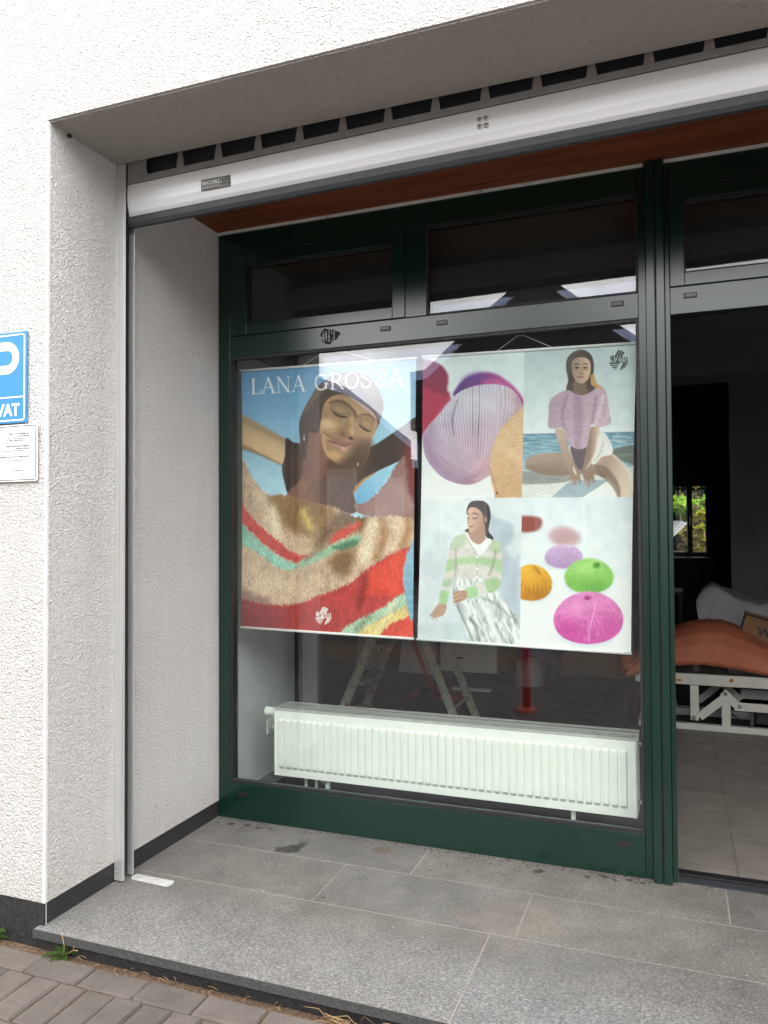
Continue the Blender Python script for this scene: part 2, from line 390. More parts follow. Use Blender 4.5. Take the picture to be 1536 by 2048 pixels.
# concrete pavers, every stone a bevelled block laid in sand, one paving
pv = MB(); tones = []
def paver(x0, x1, y0, y1):
    g = .0042; b = .005; t = random.uniform(-.0022, .0022); tx = random.uniform(-.0015, .0015)
    x0 += g; x1 -= g; y0 += g; y1 -= g
    j = lambda: random.uniform(-.0012, .0012)
    top = [(x0+b+j(), y0+b+j(), ZP+t+tx), (x1-b+j(), y0+b+j(), ZP+t-tx), (x1-b+j(), y1-b+j(), ZP+t-tx), (x0+b+j(), y1-b+j(), ZP+t+tx)]
    mid = [(x0+j(), y0+j(), ZP-.006), (x1+j(), y0+j(), ZP-.006), (x1+j(), y1+j(), ZP-.006), (x0+j(), y1+j(), ZP-.006)]
    lo = [(x, y, ZP-.05) for x, y, _ in mid]
    pv.add(top+mid+lo, [(0, 1, 2, 3)]+[(i, (i+4), (i+1) % 4+4, (i+1) % 4) for i in range(4)]+[(i+4, i+8, (i+1) % 4+8, (i+1) % 4+4) for i in range(4)])
    w = random.random(); base = (.116+.044*w, .103+.036*w, .093+.031*w)
    tones.extend([base]*12)
y = -.042
for row in range(24):
    if row % 2 == 0:
        x = -2.0+.048-.23*0+(.0 if row % 4 == 0 else .1)
        x = .050-.2287*9
        while x < 5: paver(x, x+.2287, y-.112, y); x += .2287
        y -= .112
    else:
        x = -2.0-.045
        while x < 5: paver(x, x+.1135, y-.222, y); x += .1135
        y -= .222
o = pv.build('pavement', M['paver'], fix=False); struct(o)
ca = o.data.color_attributes.new('tone', 'FLOAT_COLOR', 'POINT')
ca.data.foreach_set('color', np.array([(*t, 1) for t in tones], dtype=np.float32).ravel())

# ================================================================== the shop building
bld = thing('shop_building', 'white roughcast shop building with a deep recessed shop entrance', 'building', (0, 0, ZP))
w = MB(); w.box(-6, 0, 0, YF+.08, .08, 11); w.box(0.0002, 4.6, 0, YS, 3.006, 10.999); w.box(4.6002, 12, 0, YF+.08, .08, 11)
wall = w.build('outer_wall', M['plaster'], bld)
w = MB().box(-.009, .0022, -.0022, .009, .081, 2.999); w.build('corner_bead', M['bead'], bld)
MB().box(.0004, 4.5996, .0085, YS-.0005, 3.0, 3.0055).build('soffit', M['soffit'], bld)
w = MB().box(-6, -.0028, -.002, .02, ZP-.2, .0795).box(-.05, -.0028, .0205, YF+.05, -.1, .0795)
pl = w.build('plinth', M['granite_black'], bld)
w = MB().box(-.0027, -.0012, .007, .0105, -.029, .078); w.build('sealant_joint', M['grout_light'], pl)
w = MB().box(0, 4.6, .47, YF+.06, 3.0, 3.05); 
w = MB().box(.001, 4.599, .46, YF+.07, 2.988, 3.02); w.build('wooden_ceiling', M['wood'], bld)
w = MB().box(.002, 2.085, YF-.012, YF-.001, 2.9765, 2.9875).box(2.168, 4.6, YF-.012, YF-.001, 2.9765, 2.9875); w.build('ceiling_trim', M['white_matt'], bld)
# upper floors and roof (closed body that shades the street)
w = MB().box(-6, 12, .38, 9.1, 3.3, 10.98); w.build('upper_storey', M['plaster'], bld)
# interior shell
w = MB()
w.box(-.02, 0.0, YF+.081, 2.0, -.02, 3.2)                  # left wall behind the window
w.box(-.02, .02, 2.06, 2.28, -.02, 3.2)                     # proud pier
iw = w.build('inner_wall', M['white_matt'], bld)
w = MB()
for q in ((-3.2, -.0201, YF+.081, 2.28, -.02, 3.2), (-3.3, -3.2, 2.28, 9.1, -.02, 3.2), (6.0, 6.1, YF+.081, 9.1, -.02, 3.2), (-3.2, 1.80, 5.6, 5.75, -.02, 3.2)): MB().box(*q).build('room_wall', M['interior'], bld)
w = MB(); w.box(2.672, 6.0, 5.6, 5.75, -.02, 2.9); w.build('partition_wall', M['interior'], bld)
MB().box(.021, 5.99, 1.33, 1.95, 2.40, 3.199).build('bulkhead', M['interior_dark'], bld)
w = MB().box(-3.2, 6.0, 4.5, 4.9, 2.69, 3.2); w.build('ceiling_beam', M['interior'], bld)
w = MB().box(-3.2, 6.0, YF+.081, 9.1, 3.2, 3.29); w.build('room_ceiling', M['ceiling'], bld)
w = MB(); WX0, WX1, WZ0, WZ1 = 2.06, 2.60, 1.10, 2.05
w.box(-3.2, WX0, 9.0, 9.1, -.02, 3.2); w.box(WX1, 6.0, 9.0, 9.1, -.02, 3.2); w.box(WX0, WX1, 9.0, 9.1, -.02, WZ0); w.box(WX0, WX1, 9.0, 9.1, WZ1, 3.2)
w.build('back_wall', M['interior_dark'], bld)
w = MB().box(.0, .014, YF+.081, 1.999, -.015, .075); w.build('skirting_board', M['white_matt'], iw)
w = MB().tube([(.018, 2.03, 0), (.018, 2.03, 3.19)], .016).tube([(.0, 2.055, 0), (.0, 2.055, 3.19)], .012); w.build('wall_pipe', M['interior'], bld)
# back window
bw = MB(); t = .03
for a, b in ((WX0, 2.375), (2.375, WX1)):
    bw.box(a, a+t, 8.97, 9.02, WZ0, WZ1).box(b-t, b, 8.97, 9.02, WZ0, WZ1).box(a+t, b-t, 8.97, 9.02, WZ0, WZ0+t).box(a+t, b-t, 8.97, 9.02, WZ1-t, WZ1)
bwf = bw.build('back_window', M['black'], bld, .002)
MB().box(WX0, WX1, 9.03, 9.034, WZ0, WZ1).build('window_pane', M['glass_far'], bwf)
MB().box(2.368, 2.382, 8.955, 8.97, 1.5, 1.62).build('window_handle', M['alu'], bwf, .002)
MB().box(WX0+t, 2.345, 8.985, 9.01, WZ0+t, WZ0+t+.012).box(2.335, 2.345, 8.985, 9.01, WZ0+t+.013, WZ1-t).box(2.405, 2.57, 8.985, 9.01, WZ0+t, WZ0+t+.012).build('window_edge', M['white'], bwf)
MB().box(WX0-.05, WX1+.02, 8.85, 8.999, WZ0-.06, WZ0-.035).build('window_sill', M['interior'], bwf, .004)
# floors
struct(MB().box(-3.2, 6, 3.2, 9.0, -.06, 0.0).box(-3.2, 2.12, YF+.081, 3.2, -.06, -.0005).build('workshop_floor', M['dark_floor']))
struct(MB().box(2.121, 6, 1.285, 3.9, -.06, .004).build('tiled_floor', M['tile']))
# entrance step: granite slabs
st = thing('entrance_step', 'speckled grey granite entrance step with an overhanging dark front edge', 'step', (1.5, .5, ZP))
def slab(x0, x1, y0, y1, front=False, left=False):
    g = .0020
    o = MB().box(x0+g, x1-g, y0+g, y1-g, -.030, random.uniform(-.0006, .0)).build('slab', M['granite'], st, .0014)
    return o
for x0, x1, y0, y1 in ((-.022, 1.552, -.031, .508), (1.552, 3.13, -.031, .508), (3.13, 4.7, -.031, .508),
        (-.0025, .84, .508, .862), (.84, 1.642, .508, .862), (1.642, 3.2, .508, .862), (3.2, 4.6, .508, .862),
        (-.0025, 1.128, .862, 1.19), (1.128, 2.364, .862, 1.19), (2.364, 3.5, .862, 1.19), (3.5, 4.6, .862, 1.19)):
    slab(x0, x1, y0, y1)
MB().box(-.02, 4.7, -.029, 1.188, -.029, -.0009).build('mortar_joint', M['grout'], st)
MB().box(-.0235, 4.7, -.0335, -.0312, -.0305, -.0012).box(-.0245, -.0222, -.0312, .0, -.0305, -.0012).build('slab_edge', M['granite_edge'], st)
MB().box(-.004, 4.7, -.006, .4, -.2, -.0305).build('riser', M['granite_black'], st)
# loose grit, twigs and dirt along the shopfront
db = MB()
def crumb(mb, x, y, z, s):
    n = random.randint(4, 6); a0 = random.random()*6; pts = []
    for i in range(n):
        a = a0+2*math.pi*i/n; r = s*random.uniform(.5, 1.2); pts.append((x+r*math.cos(a)*1.4, y+r*math.sin(a), z+.0004))
    top = (x, y, z+s*random.uniform(.2, .5)); db_v = pts+[top]
    mb.add(db_v, [(i, (i+1) % n, n) for i in range(n)]+[tuple(range(n))[::-1]])
for i in range(260):
    x = random.uniform(.0, 2.1)**1.0; x = x if random.random() < .5 else random.uniform(1.2, 2.1)
    crumb(db, x, YF-.006-abs(random.gauss(0, .03)), 0, random.uniform(.0015, .006))
for x, y, s in ((1.63, 1.07, .017), (1.64, 1.08, .012), (1.83, 1.09, .01), (1.94, 1.10, .009), (.12, 1.09, .02), (.2, 1.10, .018), (.27, 1.09, .013), (.33, 1.1, .01), (.05, 1.08, .011), (.87, .55, .006), (1.02, .6, .004), (1.2, .93, .005), (1.35, .97, .005), (1.5, .99, .006), (1.25, 1.0, .004), (1.9, 1.12, .016), (2.0, 1.12, .014), (2.05, 1.11, .01)):
    crumb(db, x, y, 0, s)
    for q in range(3): crumb(db, x+random.gauss(0, .02), y+random.gauss(0, .012), 0, s*.35)
o = db.build('dirt_crumbs', M['crumb']); struct(o, 'stuff')
gr = MB()
for i in range(75): crumb(gr, random.uniform(.05, 3), random.uniform(.3, 1.12), 0, random.uniform(.0009, .0021))
struct(gr.build('white_grit', M['chip']), 'stuff')
gs = MB()
for i in range(2600):
    x = random.uniform(-.6, 3.2); yy = random.uniform(-.05, -.004)
    if x < -.02 and random.random() < .4: continue
    crumb(gs, x, yy-abs(random.gauss(0, .004)), ZP-.008, random.uniform(.0012, .0045))
struct(gs.build('sand_and_gravel', M['soil']), 'stuff')
# moss in a few paver joints
ms = MB()
for x0, y0, x1, y1 in ((-.02, -.155, .20, -.158), (.2, -.16, .202, -.3), (.32, -.2, .318, -.36), (-.03, -.2, -.03, -.35), (.09, -.16, .09, -.3), (.43, -.16, .43, -.24)):
    for i in range(90):
        f = random.random(); crumb(ms, x0+(x1-x0)*f+random.gauss(0, .002), y0+(y1-y0)*f+random.gauss(0, .002), ZP-.006, random.uniform(.002, .0045))
k = Mat('joint_moss', rough=.95); k.color(k.ramp(k.noise(12, 4), [(.35, (.03, .02, .012)), (.6, (.10, .045, .012))]))
struct(ms.build('joint_moss', k.m), 'stuff')

# ================================================================== roller shutter
sh = thing('roller_shutter', 'pulled up aluminium roller shutter with perforated slats, badge plate and guide rail', 'roller shutter', (0, YS, 0))
g = MB(); g.box(.002, .040, YS, YS+.004, .008, 3.0-.0005).box(.002, .046, YS+.0045, YS+.008, .008, 2.999)
g.box(.0006, .002, YS, YS+.07, .008, 2.999).box(.002, .044, YS+.064, YS+.070, .008, 2.90)
gr_ = g.build('guide_rail', M['alu'], sh, .0008, 1)
MB().box(.004, .043, YS+.0085, YS+.030, .03, 2.995).box(.004, .012, YS+.031, YS+.0635, .03, 2.9).build('brush_seal', M['rubber'], gr_)
for z in (.05, .032): MB().tube([(.012, YS-.0015, z+.01), (.012, YS+.001, z+.01)], .004, 12).build('rivet', M['steel'], gr_)
SLOPE = .014
def tz(x): return SLOPE*x
b = MB()
prof = [(0, .005), (.004, 0), (.05, -.0015), (.09, .0015), (.118, .008), (.132, .016), (.135, .020)]   # depth from top, outward bulge rolls under
pts = [(YS+.016+y_, 2.915-z_) for z_, y_ in prof]+[(YS+.06, 2.78), (YS+.06, 2.915)]
n = len(pts); vs = []
for x in (.046, 4.55): vs += [(x, p[0], p[1]+tz(x)) for p in pts]
b.add(vs, [tuple(range(n)), tuple(range(n, 2*n))[::-1]]+[(i, i+n, (i+1) % n+n, (i+1) % n) for i in range(n)])
bar = b.build('bottom_bar', M['bar'], sh, .001, 1)
b = MB(); vs = []
pts = [(YS+.022, 2.779), (YS+.058, 2.779), (YS+.058, 2.752), (YS+.050, 2.738), (YS+.030, 2.738), (YS+.022, 2.752)]; n = 6
for x in (.046, 4.55): vs += [(x, p[0], p[1]+tz(x)) for p in pts]
b.add(vs, [tuple(range(n)), tuple(range(n, 2*n))[::-1]]+[(i, i+n, (i+1) % n+n, (i+1) % n) for i in range(n)])
b.build('rubber_seal', M['seal'], sh)
# lower edge of the perforated slat + webs between the openings
b = MB(); X0, X1 = .046, 4.55
def sbox(x0, x1, y0, y1, z0, z1, o=0):
    b.add([(x0, y0, z0+tz(x0)), (x1, y0, z0+tz(x1)), (x1, y1, z0+tz(x1)), (x0, y1, z0+tz(x0)), (x0, y0, z1+tz(x0)), (x1, y0, z1+tz(x1)), (x1, y1, z1+tz(x1)), (x0, y1, z1+tz(x0))],
          [(0, 3, 2, 1), (4, 5, 6, 7), (0, 1, 5, 4), (1, 2, 6, 5), (2, 3, 7, 6), (3, 0, 4, 7)])
sbox(X0, X1, YS+.014, YS+.05, 2.9165, 2.925); sbox(X0, X1, YS+.018, YS+.034, 2.9255, 2.943)
HP = .1825
def web(xa, xb, xc, xd, z0, z1):   # trapezoid web, wide at the foot
    q = [(xa, z0), (xa+(xb-xa)*.25, z0+(z1-z0)*.18), (xa+(xb-xa)*.85, z0+(z1-z0)*.5), (xb, z1), (xc, z1), (xd-(xd-xc)*.85, z0+(z1-z0)*.5), (xd-(xd-xc)*.25, z0+(z1-z0)*.18), (xd, z0)]
    q = [(x, z+tz(x)) for x, z in q]; b.prism(q, 'y', YS+.018, YS+.024)
i = 0
while .14+HP*i < 4.45:
    x1 = .14+HP*i; xp = x1-HP+.155
    if i == 0: b.prism([(X0, 2.9432), (.150, 2.9432), (.143, 2.955), (.137, 2.975), (.140, 3.06), (X0, 3.06)], 'y', YS+.018, YS+.024)
    else: web(xp-.004, xp+.007, x1-.007, x1+.004, 2.9432, 3.06)
    i += 1
b.build('perforated_slat', M['alu_dark'], sh)
MB().box(X0, X1, YS+.055, YS+.066, 2.93, 3.2).build('rolled_curtain', M['seal'], sh)
b = MB()
j = 0
while .14+HP*j < 4.3: b.box(.15+HP*j, .14+HP*j+.145, YS+.036, YS+.05, 2.948+tz(.14+HP*j), 2.957+tz(.14+HP*j)); j += 1
b.build('inner_lip', M['seal'], sh)
# four screws, badge
for dx in (0, .023):
    for dz in (0, .0245):
        xx, zz = 1.567+dx, 2.864+dz+.008
        so_ = MB().lathe([(.0095, 0), (.0095, .002), (.006, .004), (.0, .0045)], (0, 0, 0), 18)
        o = so_.build('screw', M['steel'], bar); o.data.transform(Matrix.Translation((xx, YS+.0155, zz)) @ Matrix.Rotation(R(90), 4, 'X'))
        q = MB().box(xx-.0012, xx+.0012, YS+.0105, YS+.0112, zz-.006, zz+.006).build('screw_slot', M['ink'], o)
bz = .006
bd = MB().box(.415, .550, YS+.0112, YS+.0145, 2.822+bz, 2.866+bz).build('badge', M['ink_grey'], bar, .001)
MB().box(.504, .547, YS+.0105, YS+.0111, 2.825+bz, 2.863+bz).build('badge_field', M['alu_dark'], bd)
text('badge_lettering', 'MACHILL', .0225, (.420, YS+.0105, 2.842+bz), M['alu'], bd, .0006, sx=.92)
text('badge_lettering', '·CO', .0225, (.507, YS+.0100, 2.845+bz), M['ink'], bd, .0008, sx=1.)
text('badge_lettering', 'KÖLN', .0150, (.508, YS+.0100, 2.829+bz), M['ink'], bd, .0005, sx=1.)
MB().box(.418, .502, YS+.0106, YS+.0111, 2.826+bz, 2.838+bz).build('badge_line', M['alu_dark'], bd)
# small floor plate beside the rail
fp = MB()
pts = []
for i in range(9):
    a = R(90+180*i/8); pts.append((.062+.016*math.cos(a), .436+.022*math.sin(a)))
pts += [(.236, .408), (.246, .436), (.240, .456)]
fp.prism(pts, 'z', .0008, .008)
fpo = tag(fp.build('floor_plate', plain('greyed_white_plastic', (.5, .5, .48), .5, 0, .15, 30), None, .0025), 'small white plastic plate lying on the granite by the guide rail', 'plate')
for x in (.075, .165): MB().tube([(x, .437, .0081), (x, .437, .0092)], .004, 12).build('screw', M['steel'], fpo)

# ================================================================== shopfront window
sf = thing('shopfront_window', 'dark green aluminium shopfront with a large pane, top lights and open doorway', 'window', (0, YF, 0))
Y0, Y1 = YF, YF+.075
def fr(x0, x1, z0, z1, y0=Y0, y1=Y1, bev=.003, name='frame'): return MB().box(x0, x1, y0, y1, z0, z1).build(name, M['green'], sf, bev)
fr(.0022, .07, .0, 2.975)                                    # left stile
fr(.0705, 2.0595, .0, .180)                                 # bottom rail
fr(.0705, 2.0595, 2.3365, 2.445)                            # transom rail
fr(.0705, 2.0595, 2.864, 2.975)                             # head
fr(1.02, 1.124, 2.4455, 2.8635)                             # mullion
fr(.0705, .0785, 2.4455, 2.8635)
# vent sash
vs_ = MB(); a0, a1, b0, b1 = .079, 1.0195, 2.4465, 2.8630
for bx in ((a0, .169, b0, b1), (.957, a1, b0, b1), (.1695, .9565, b0, 2.502), (.1695, .9565, 2.801, b1)): vs_.box(bx[0], bx[1], Y0-.006, Y1-.01, bx[2], bx[3])
sash = vs_.build('vent_sash', M['green'], sf, .003)
def gasket(x0, x1, z0, z1, parent, w=.006, d=.002):
    MB().box(x0, x0+w, Y0+d, Y0+.03, z0, z1).box(x1-w, x1, Y0+d, Y0+.03, z0, z1).box(x0+w, x1-w, Y0+d, Y0+.03, z0, z0+w).box(x0+w, x1-w, Y0+d, Y0+.03, z1-w, z1).build('gasket', M['rubber'], parent)
def pane(x0, x1, z0, z1, parent, tilt=.0068):
    MB().box(x0, x1, Y0+.018, Y0+.022, z0, z1).build('outer_pane', M['glass_out'], parent)
    zc = (z0+z1)/2; d = tilt*(z1-z0)/2
    g = MB(); ya, yb = Y0+.046, Y0+.0475
    g.add([(x0, ya-d, z0), (x1, ya-d, z0), (x1, ya+d, z1), (x0, ya+d, z1), (x0, yb-d, z0), (x1, yb-d, z0), (x1, yb+d, z1), (x0, yb+d, z1)],
          [(0, 1, 2, 3), (4, 7, 6, 5), (0, 4, 5, 1), (1, 5, 6, 2), (2, 6, 7, 3), (3, 7, 4, 0)]).build('inner_pane', M['glass_in'], parent)
gasket(.1695, .9565, 2.5025, 2.8005, sash, .005); pane(.1695, .9565, 2.5025, 2.8005, sash)
gasket(1.1245, 2.059, 2.4455, 2.8635, sf, .008); pane(1.1245, 2.059, 2.4455, 2.8635, sf)
gasket(.0705, 2.0595, .1805, 2.336, sf, .012); pane(.0705, 2.0595, .1805, 2.336, sf)
MB().box(.0825, 2.0475, Y0+.004, Y0+.017, .1925, .199).build('glazing_bead', M['seal'], sf, .001)
# post of several profiles, right of the big pane
fr(2.060, 2.092, .0, 2.975, Y0+.004); fr(2.165, 2.186, .0, 2.975, Y0+.004)
fr(2.0925, 2.1265, -.0, 2.999, Y0-.030, Y1, .003, 'door_post'); fr(2.1325, 2.1645, -.0, 2.999, Y0-.030, Y1, .003, 'door_post')
MB().box(2.1268, 2.1322, Y0-.018, Y1, .0, 2.998).build('post_groove', M['rubber'], sf)
# door transom with its top light
fr(2.1865, 3.4, 2.337, 2.452); fr(2.1865, 3.4, 2.866, 2.975)
ds = MB()
for bx in ((2.1868, 2.243, 2.4525, 2.8655), (3.345, 3.3995, 2.4525, 2.8655), (2.2435, 3.3445, 2.4525, 2.508), (2.2435, 3.3445, 2.8055, 2.8655)): ds.box(bx[0], bx[1], Y0-.006, Y1-.01, bx[2], bx[3])
dsash = ds.build('door_top_sash', M['green'], sf, .003)
gasket(2.2435, 3.3445, 2.5085, 2.805, dsash, .005); pane(2.2435, 3.3445, 2.5085, 2.805, dsash)
fr(3.4005, 3.50, .0, 2.975)
fr(3.5005, 4.58, .0, .18); fr(3.5005, 4.58, 2.85, 2.975); fr(4.48, 4.598, .1805, 2.8495)
pane(3.5005, 4.4795, .1805, 2.8495, sf)
MB().box(2.1868, 3.4, YF+.005, 1.262, -.02, -.002).box(2.1868, 3.4, 1.235, 1.284, -.02, .010).build('door_threshold', M['black'], sf, .002)
MB().box(2.1868, 3.4, YF+.012, YF+.07, -.0019, .003).build('threshold_rail', M['seal'], sf, .001)
for x, z in ((.922, 2.404), (1.20, 2.404), (1.976, 2.407), (2.264, 2.411), (.142, .128), (1.975, .133)):
    MB().box(x-.026, x+.026, Y0-.004, Y0-.0002, z-.011, z+.011).build('drain_cap', M['black'], sf, .0015)
    MB().box(x-.021, x+.021, Y0-.0055, Y0-.0042, z-.0065, z+.0065).build('drain_slot', M['ink_grey'], sf) if z > 2 else None
# remains of a sticker: dirty glue smudge and paper scraps
k = Mat('glue_smudge', (.02, .025, .022), .8, 0, .2); MS = k.m
pts = []
for i in range(40):
    a = 2*math.pi*i/40; r_ = .036*(1+.14*math.sin(3*a+1)+.08*math.sin(7*a)); pts.append((.630+r_*math.cos(a)*1.35, 2.397+r_*math.sin(a)))
smu = MB().prism(pts, 'y', Y0-.0008, Y0-.0001).build('sticker_residue', MS, sf)
sc = MB()
for i in range(150):
    e = random.random()
    if e < .55: x = .613+random.choice((-.014, .016, 0))+random.gauss(0, .0025); z = 2.397+random.uniform(-.028, .028)
    else: x = .655+random.gauss(0, .002)-(.012 if random.random() < .3 else 0); z = 2.397+random.uniform(-.026, .03)
    s_ = random.uniform(.0008, .003); sc.box(x-s_*.6, x+s_*.6, Y0-.0015, Y0-.0009, z-s_, z+s_)
sc.build('paper_scraps', M['line_grey'], smu)
scr = MB()
for i in range(60):
    x = random.uniform(1.35, 1.85); z = .155-.10*(x-1.35)*.15+random.gauss(0, .006); l = random.uniform(.002, .02)
    scr.box(x, x+l, Y0-.0006, Y0-.0001, z, z+random.uniform(.0003, .0012))
scr.build('paint_scratches', plain('worn_lacquer', (.02, .06, .045), .6), sf)
for x in (.628, 1.385):
    MB().tube([(x-.008, YF-.016, 2.9875), (x, YF-.018, 2.962), (x+.010, YF-.016, 2.9875)], .0016, 6).build('wire_hook', M['black'], sf)

# ================================================================== signs on the facade
SY = -.012
ps = thing('parking_sign', 'blue sign with a large white P and the word PRIVAT', 'sign', (-.22, SY, 2.03))
MB().box(-.352, -.089, SY, SY+.006, 1.864, 2.211).build('sign_plate', M['blue_sign'], ps, .001)
def rrect(x0, x1, z0, z1, r, n=6):
    p = []
    for cx, cz, a in ((x1-r, z1-r, 0), (x0+r, z1-r, 90), (x0+r, z0+r, 180), (x1-r, z0+r, 270)):
        for i in range(n+1): t = R(a+90*i/n); p.append((cx+r*math.cos(t), cz+r*math.sin(t)))
    return p
def ring(mb, outer, inner, y0, y1):
    n = len(outer)
    vs = [(x, y0, z) for x, z in outer]+[(x, y0, z) for x, z in inner]+[(x, y1, z) for x, z in outer]+[(x, y1, z) for x, z in inner]
    fs = []
    for i in range(n):
        j = (i+1) % n; fs += [(i, j, j+n, i+n), (i+2*n, i+3*n, j+3*n, j+2*n), (i, i+2*n, j+2*n, j), (i+n, j+n, j+3*n, i+3*n)]
    return mb.add(vs, fs)
b = MB(); ring(b, rrect(-.344, -.096, 1.872, 2.203, .012), rrect(-.3385, -.1015, 1.8775, 2.1975, .008), SY-.001, SY-.0002)
b.box(-.338, -.102, SY-.001, SY-.0002, 1.960, 1.9655); b.build('sign_border', M['sign_white'], ps)
# the P: stem and bowl
def arcp(cx, cz, rx, rz, a0, a1, n=14): return [(cx+rx*math.cos(R(a0+(a1-a0)*i/n)), cz+rz*math.sin(R(a0+(a1-a0)*i/n))) for i in range(n+1)]
zo1, zo0 = 2.176, 2.052; th = .037; xo = -.125
out = [(-.305, zo1)]+arcp(xo-.062, (zo1+zo0)/2, .062, (zo1-zo0)/2, 90, -90)+[(-.264, zo0), (-.264, 1.982), (-.305, 1.982)]
b = MB()
bo = arcp(xo-.062, (zo1+zo0)/2, .062, (zo1-zo0)/2, 90, -90); bi = arcp(xo-.062+.004, (zo1+zo0)/2, .026, (zo1-zo0)/2-th*.92, 90, -90)
bo = [(-.2635, zo1)]+bo+[(-.2635, zo0)]; bi = [(-.2635, zo1-th*.92)]+bi+[(-.2635, zo0+th*.92)]
n = len(bo); vs = [(x, SY-.001, z) for x, z in bo]+[(x, SY-.001, z) for x, z in bi]+[(x, SY-.0002, z) for x, z in bo]+[(x, SY-.0002, z) for x, z in bi]
fs = []
for i in range(n-1): fs += [(i, i+1, i+1+n, i+n), (i+n, i+1+n, i+1+3*n, i+3*n), (i, i+2*n, i+1+2*n, i+1)]
b.add(vs, fs); b.box(-.305, -.264, SY-.001, SY-.0002, 1.982, zo1); b.build('letter', M['sign_white'], ps)
text('lettering', 'PRIVAT', .064, (-.2195, SY-.0007, 1.893), M['sign_white'], ps, .0022, extrude=.0003, align='CENTER', sx=.93)
ns = thing('notice_sign', 'white notice plate with a black border and small German print under the parking sign', 'sign', (-.2, SY, 1.75))
b = MB().prism(rrect(-.352, -.0345, 1.641, 1.857, .010), 'y', SY, SY+.004).build('sign_plate', M['sign_white'], ns, .0008)
b = MB(); ring(b, rrect(-.3475, -.0405, 1.6465, 1.8525, .008), rrect(-.345, -.043, 1.649, 1.850, .006), SY-.0012, SY-.0002); b.build('sign_border', M['ink'], ns)
b = MB()
for z0, z1 in ((1.795, 1.828), (1.752, 1.781), (1.713, 1.742), (1.664, 1.690)):
    ring(b, rrect(-.335, -.0655, z0, z1, .001), rrect(-.3345, -.066, z0+.0005, z1-.0005, .001), SY-.0009, SY-.0003)
b.build('text_boxes', M['line_grey'], ns)
for z, s_, t_, mt in ((1.8205, .0085, 'Name und Kontaktdaten des', 'ink'), (1.8115, .0085, 'Verantwortlichen:', 'ink'), (1.8030, .0068, 'Gemeinsam fuer Eigentuemer', 'ink_grey'), (1.7965, .0068, 'der Anlage zustaendig vertreten', 'ink_grey'),
        (1.7735, .0085, 'Zwecke und Rechtsgrundlage der', 'ink'), (1.7645, .0085, 'Datenverarbeitung:', 'ink'), (1.7570, .0068, 'Wahrnehmung Hausrecht, Interessen', 'ink_grey'),
        (1.7335, .0085, 'Berechtigte Interessen, die verfolgt werden:', 'ink'), (1.7190, .0068, 'Schutz der Eigentumsrechte', 'ink_grey'), (1.6820, .0075, 'Speicherdauer:', 'ink_grey'), (1.6680, .0068, '72 Stunden', 'ink_grey')):
    text('print', t_, s_, (-.073 if s_ > .008 else -.098, SY-.0006, z), M[mt], ns, .00008, extrude=.0002, align='RIGHT')
for x, z in ((-.0535, 1.8405), (-.0535, 1.6585)): MB().tube([(x, SY-.0025, z), (x, SY+.001, z)], .0032 if z > 1.8 else .0015, 12).build('screw', M['steel'], ns)

# ================================================================== radiator behind the big pane
rd = thing('radiator', 'long low white ribbed panel radiator with a grille top behind the big pane', 'radiator', (1.1, 1.4, 0))
RX0, RX1, RZ0, RZ1, RY = .225, 2.022, .182, .515, 1.33
NF = 46; fx0, fx1 = RX0+.032, RX1-.035; P_ = (fx1-fx0)/NF
xs = [RX0, RX0+.006, RX0+.012, RX0+.016]; ds_ = [0, 0, 1, 1]   # ds: column kind
cols = [(RX0, 0.), (RX0+.004, -.004), (RX0+.010, -.004), (RX0+.013, .000)]
for i in range(NF):
    a = fx0+P_*i; cols += [(a+P_*.06, 0), (a+P_*.12, 1), (a+P_*.74, 1), (a+P_*.84, 0)]
cols += [(RX1-.013, 0), (RX1-.010, -.004), (RX1-.004, -.004), (RX1, 0)]
rows = [(RZ0, 0), (RZ0+.004, 0), (RZ0+.036, 0), (RZ0+.052, 1), (RZ1-.050, 1), (RZ1-.040, 0), (RZ1-.006, 0), (RZ1, 0)]
vs = []; fs = []
for z, rk in rows:
    for x, ck in cols:
        d = 0
        if ck == 1: d = -.013*rk
        elif ck == 0: d = .0
        else: d = ck
        vs.append((x, RY+d, z))
nc = len(cols)
fs = [(j*nc+i, j*nc+i+1, (j+1)*nc+i+1, (j+1)*nc+i) for j in range(len(rows)-1) for i in range(nc-1)]
rp = MB().add(vs, fs).build('front_panel', M['white'], rd, .0008, 1)
MB().box(RX0, RX1, RY+.006, RY+.022, RZ0, RZ1-.004).box(RX0, RX1, RY+.15, RY+.165, RZ0, RZ1-.004).build('rear_panel', M['white'], rd, .003)
for xa in (RX0-.003, RX1+.0005): MB().box(xa, xa+.0025, RY+.012, RY+.172, RZ0+.006, RZ1+.012).build('side_cover', M['white'], rd, .001)
gl = MB(); zt = RZ1+.012
for yy in (RY+.014, RY+.057, RY+.100, RY+.143): gl.box(RX0, RX1, yy, yy+.010 if yy < RY+.14 else yy+.026, zt-.003, zt)
gl.box(RX0, RX1, RY+.0105, RY+.0135, zt-.02, zt-.0005)
x = RX0+.004
while x < RX1-.006:
    for a, b in ((RY+.0245, RY+.0565), (RY+.0675, RY+.0995), (RY+.1105, RY+.1425)): gl.box(x, x+.0045, a, b, zt-.0035, zt-.0005)
    x += .0115
gl.build('top_grille', plain('grey_white_grille', (.42, .43, .42), .5), rd)
MB().box(RX0+.01, RX1-.01, RY+.024, RY+.148, RZ0+.02, RZ1-.03).build('convector_fins', M['alu_dark'], rd)
for x in (.505, 1.74):
    MB().box(x-.010, x+.010, RY+.05, RY+.07, .0, RZ0-.0).box(x-.025, x+.025, RY+.03, RY+.14, .0, .004).build('foot_bracket', M['white'], rd, .001)
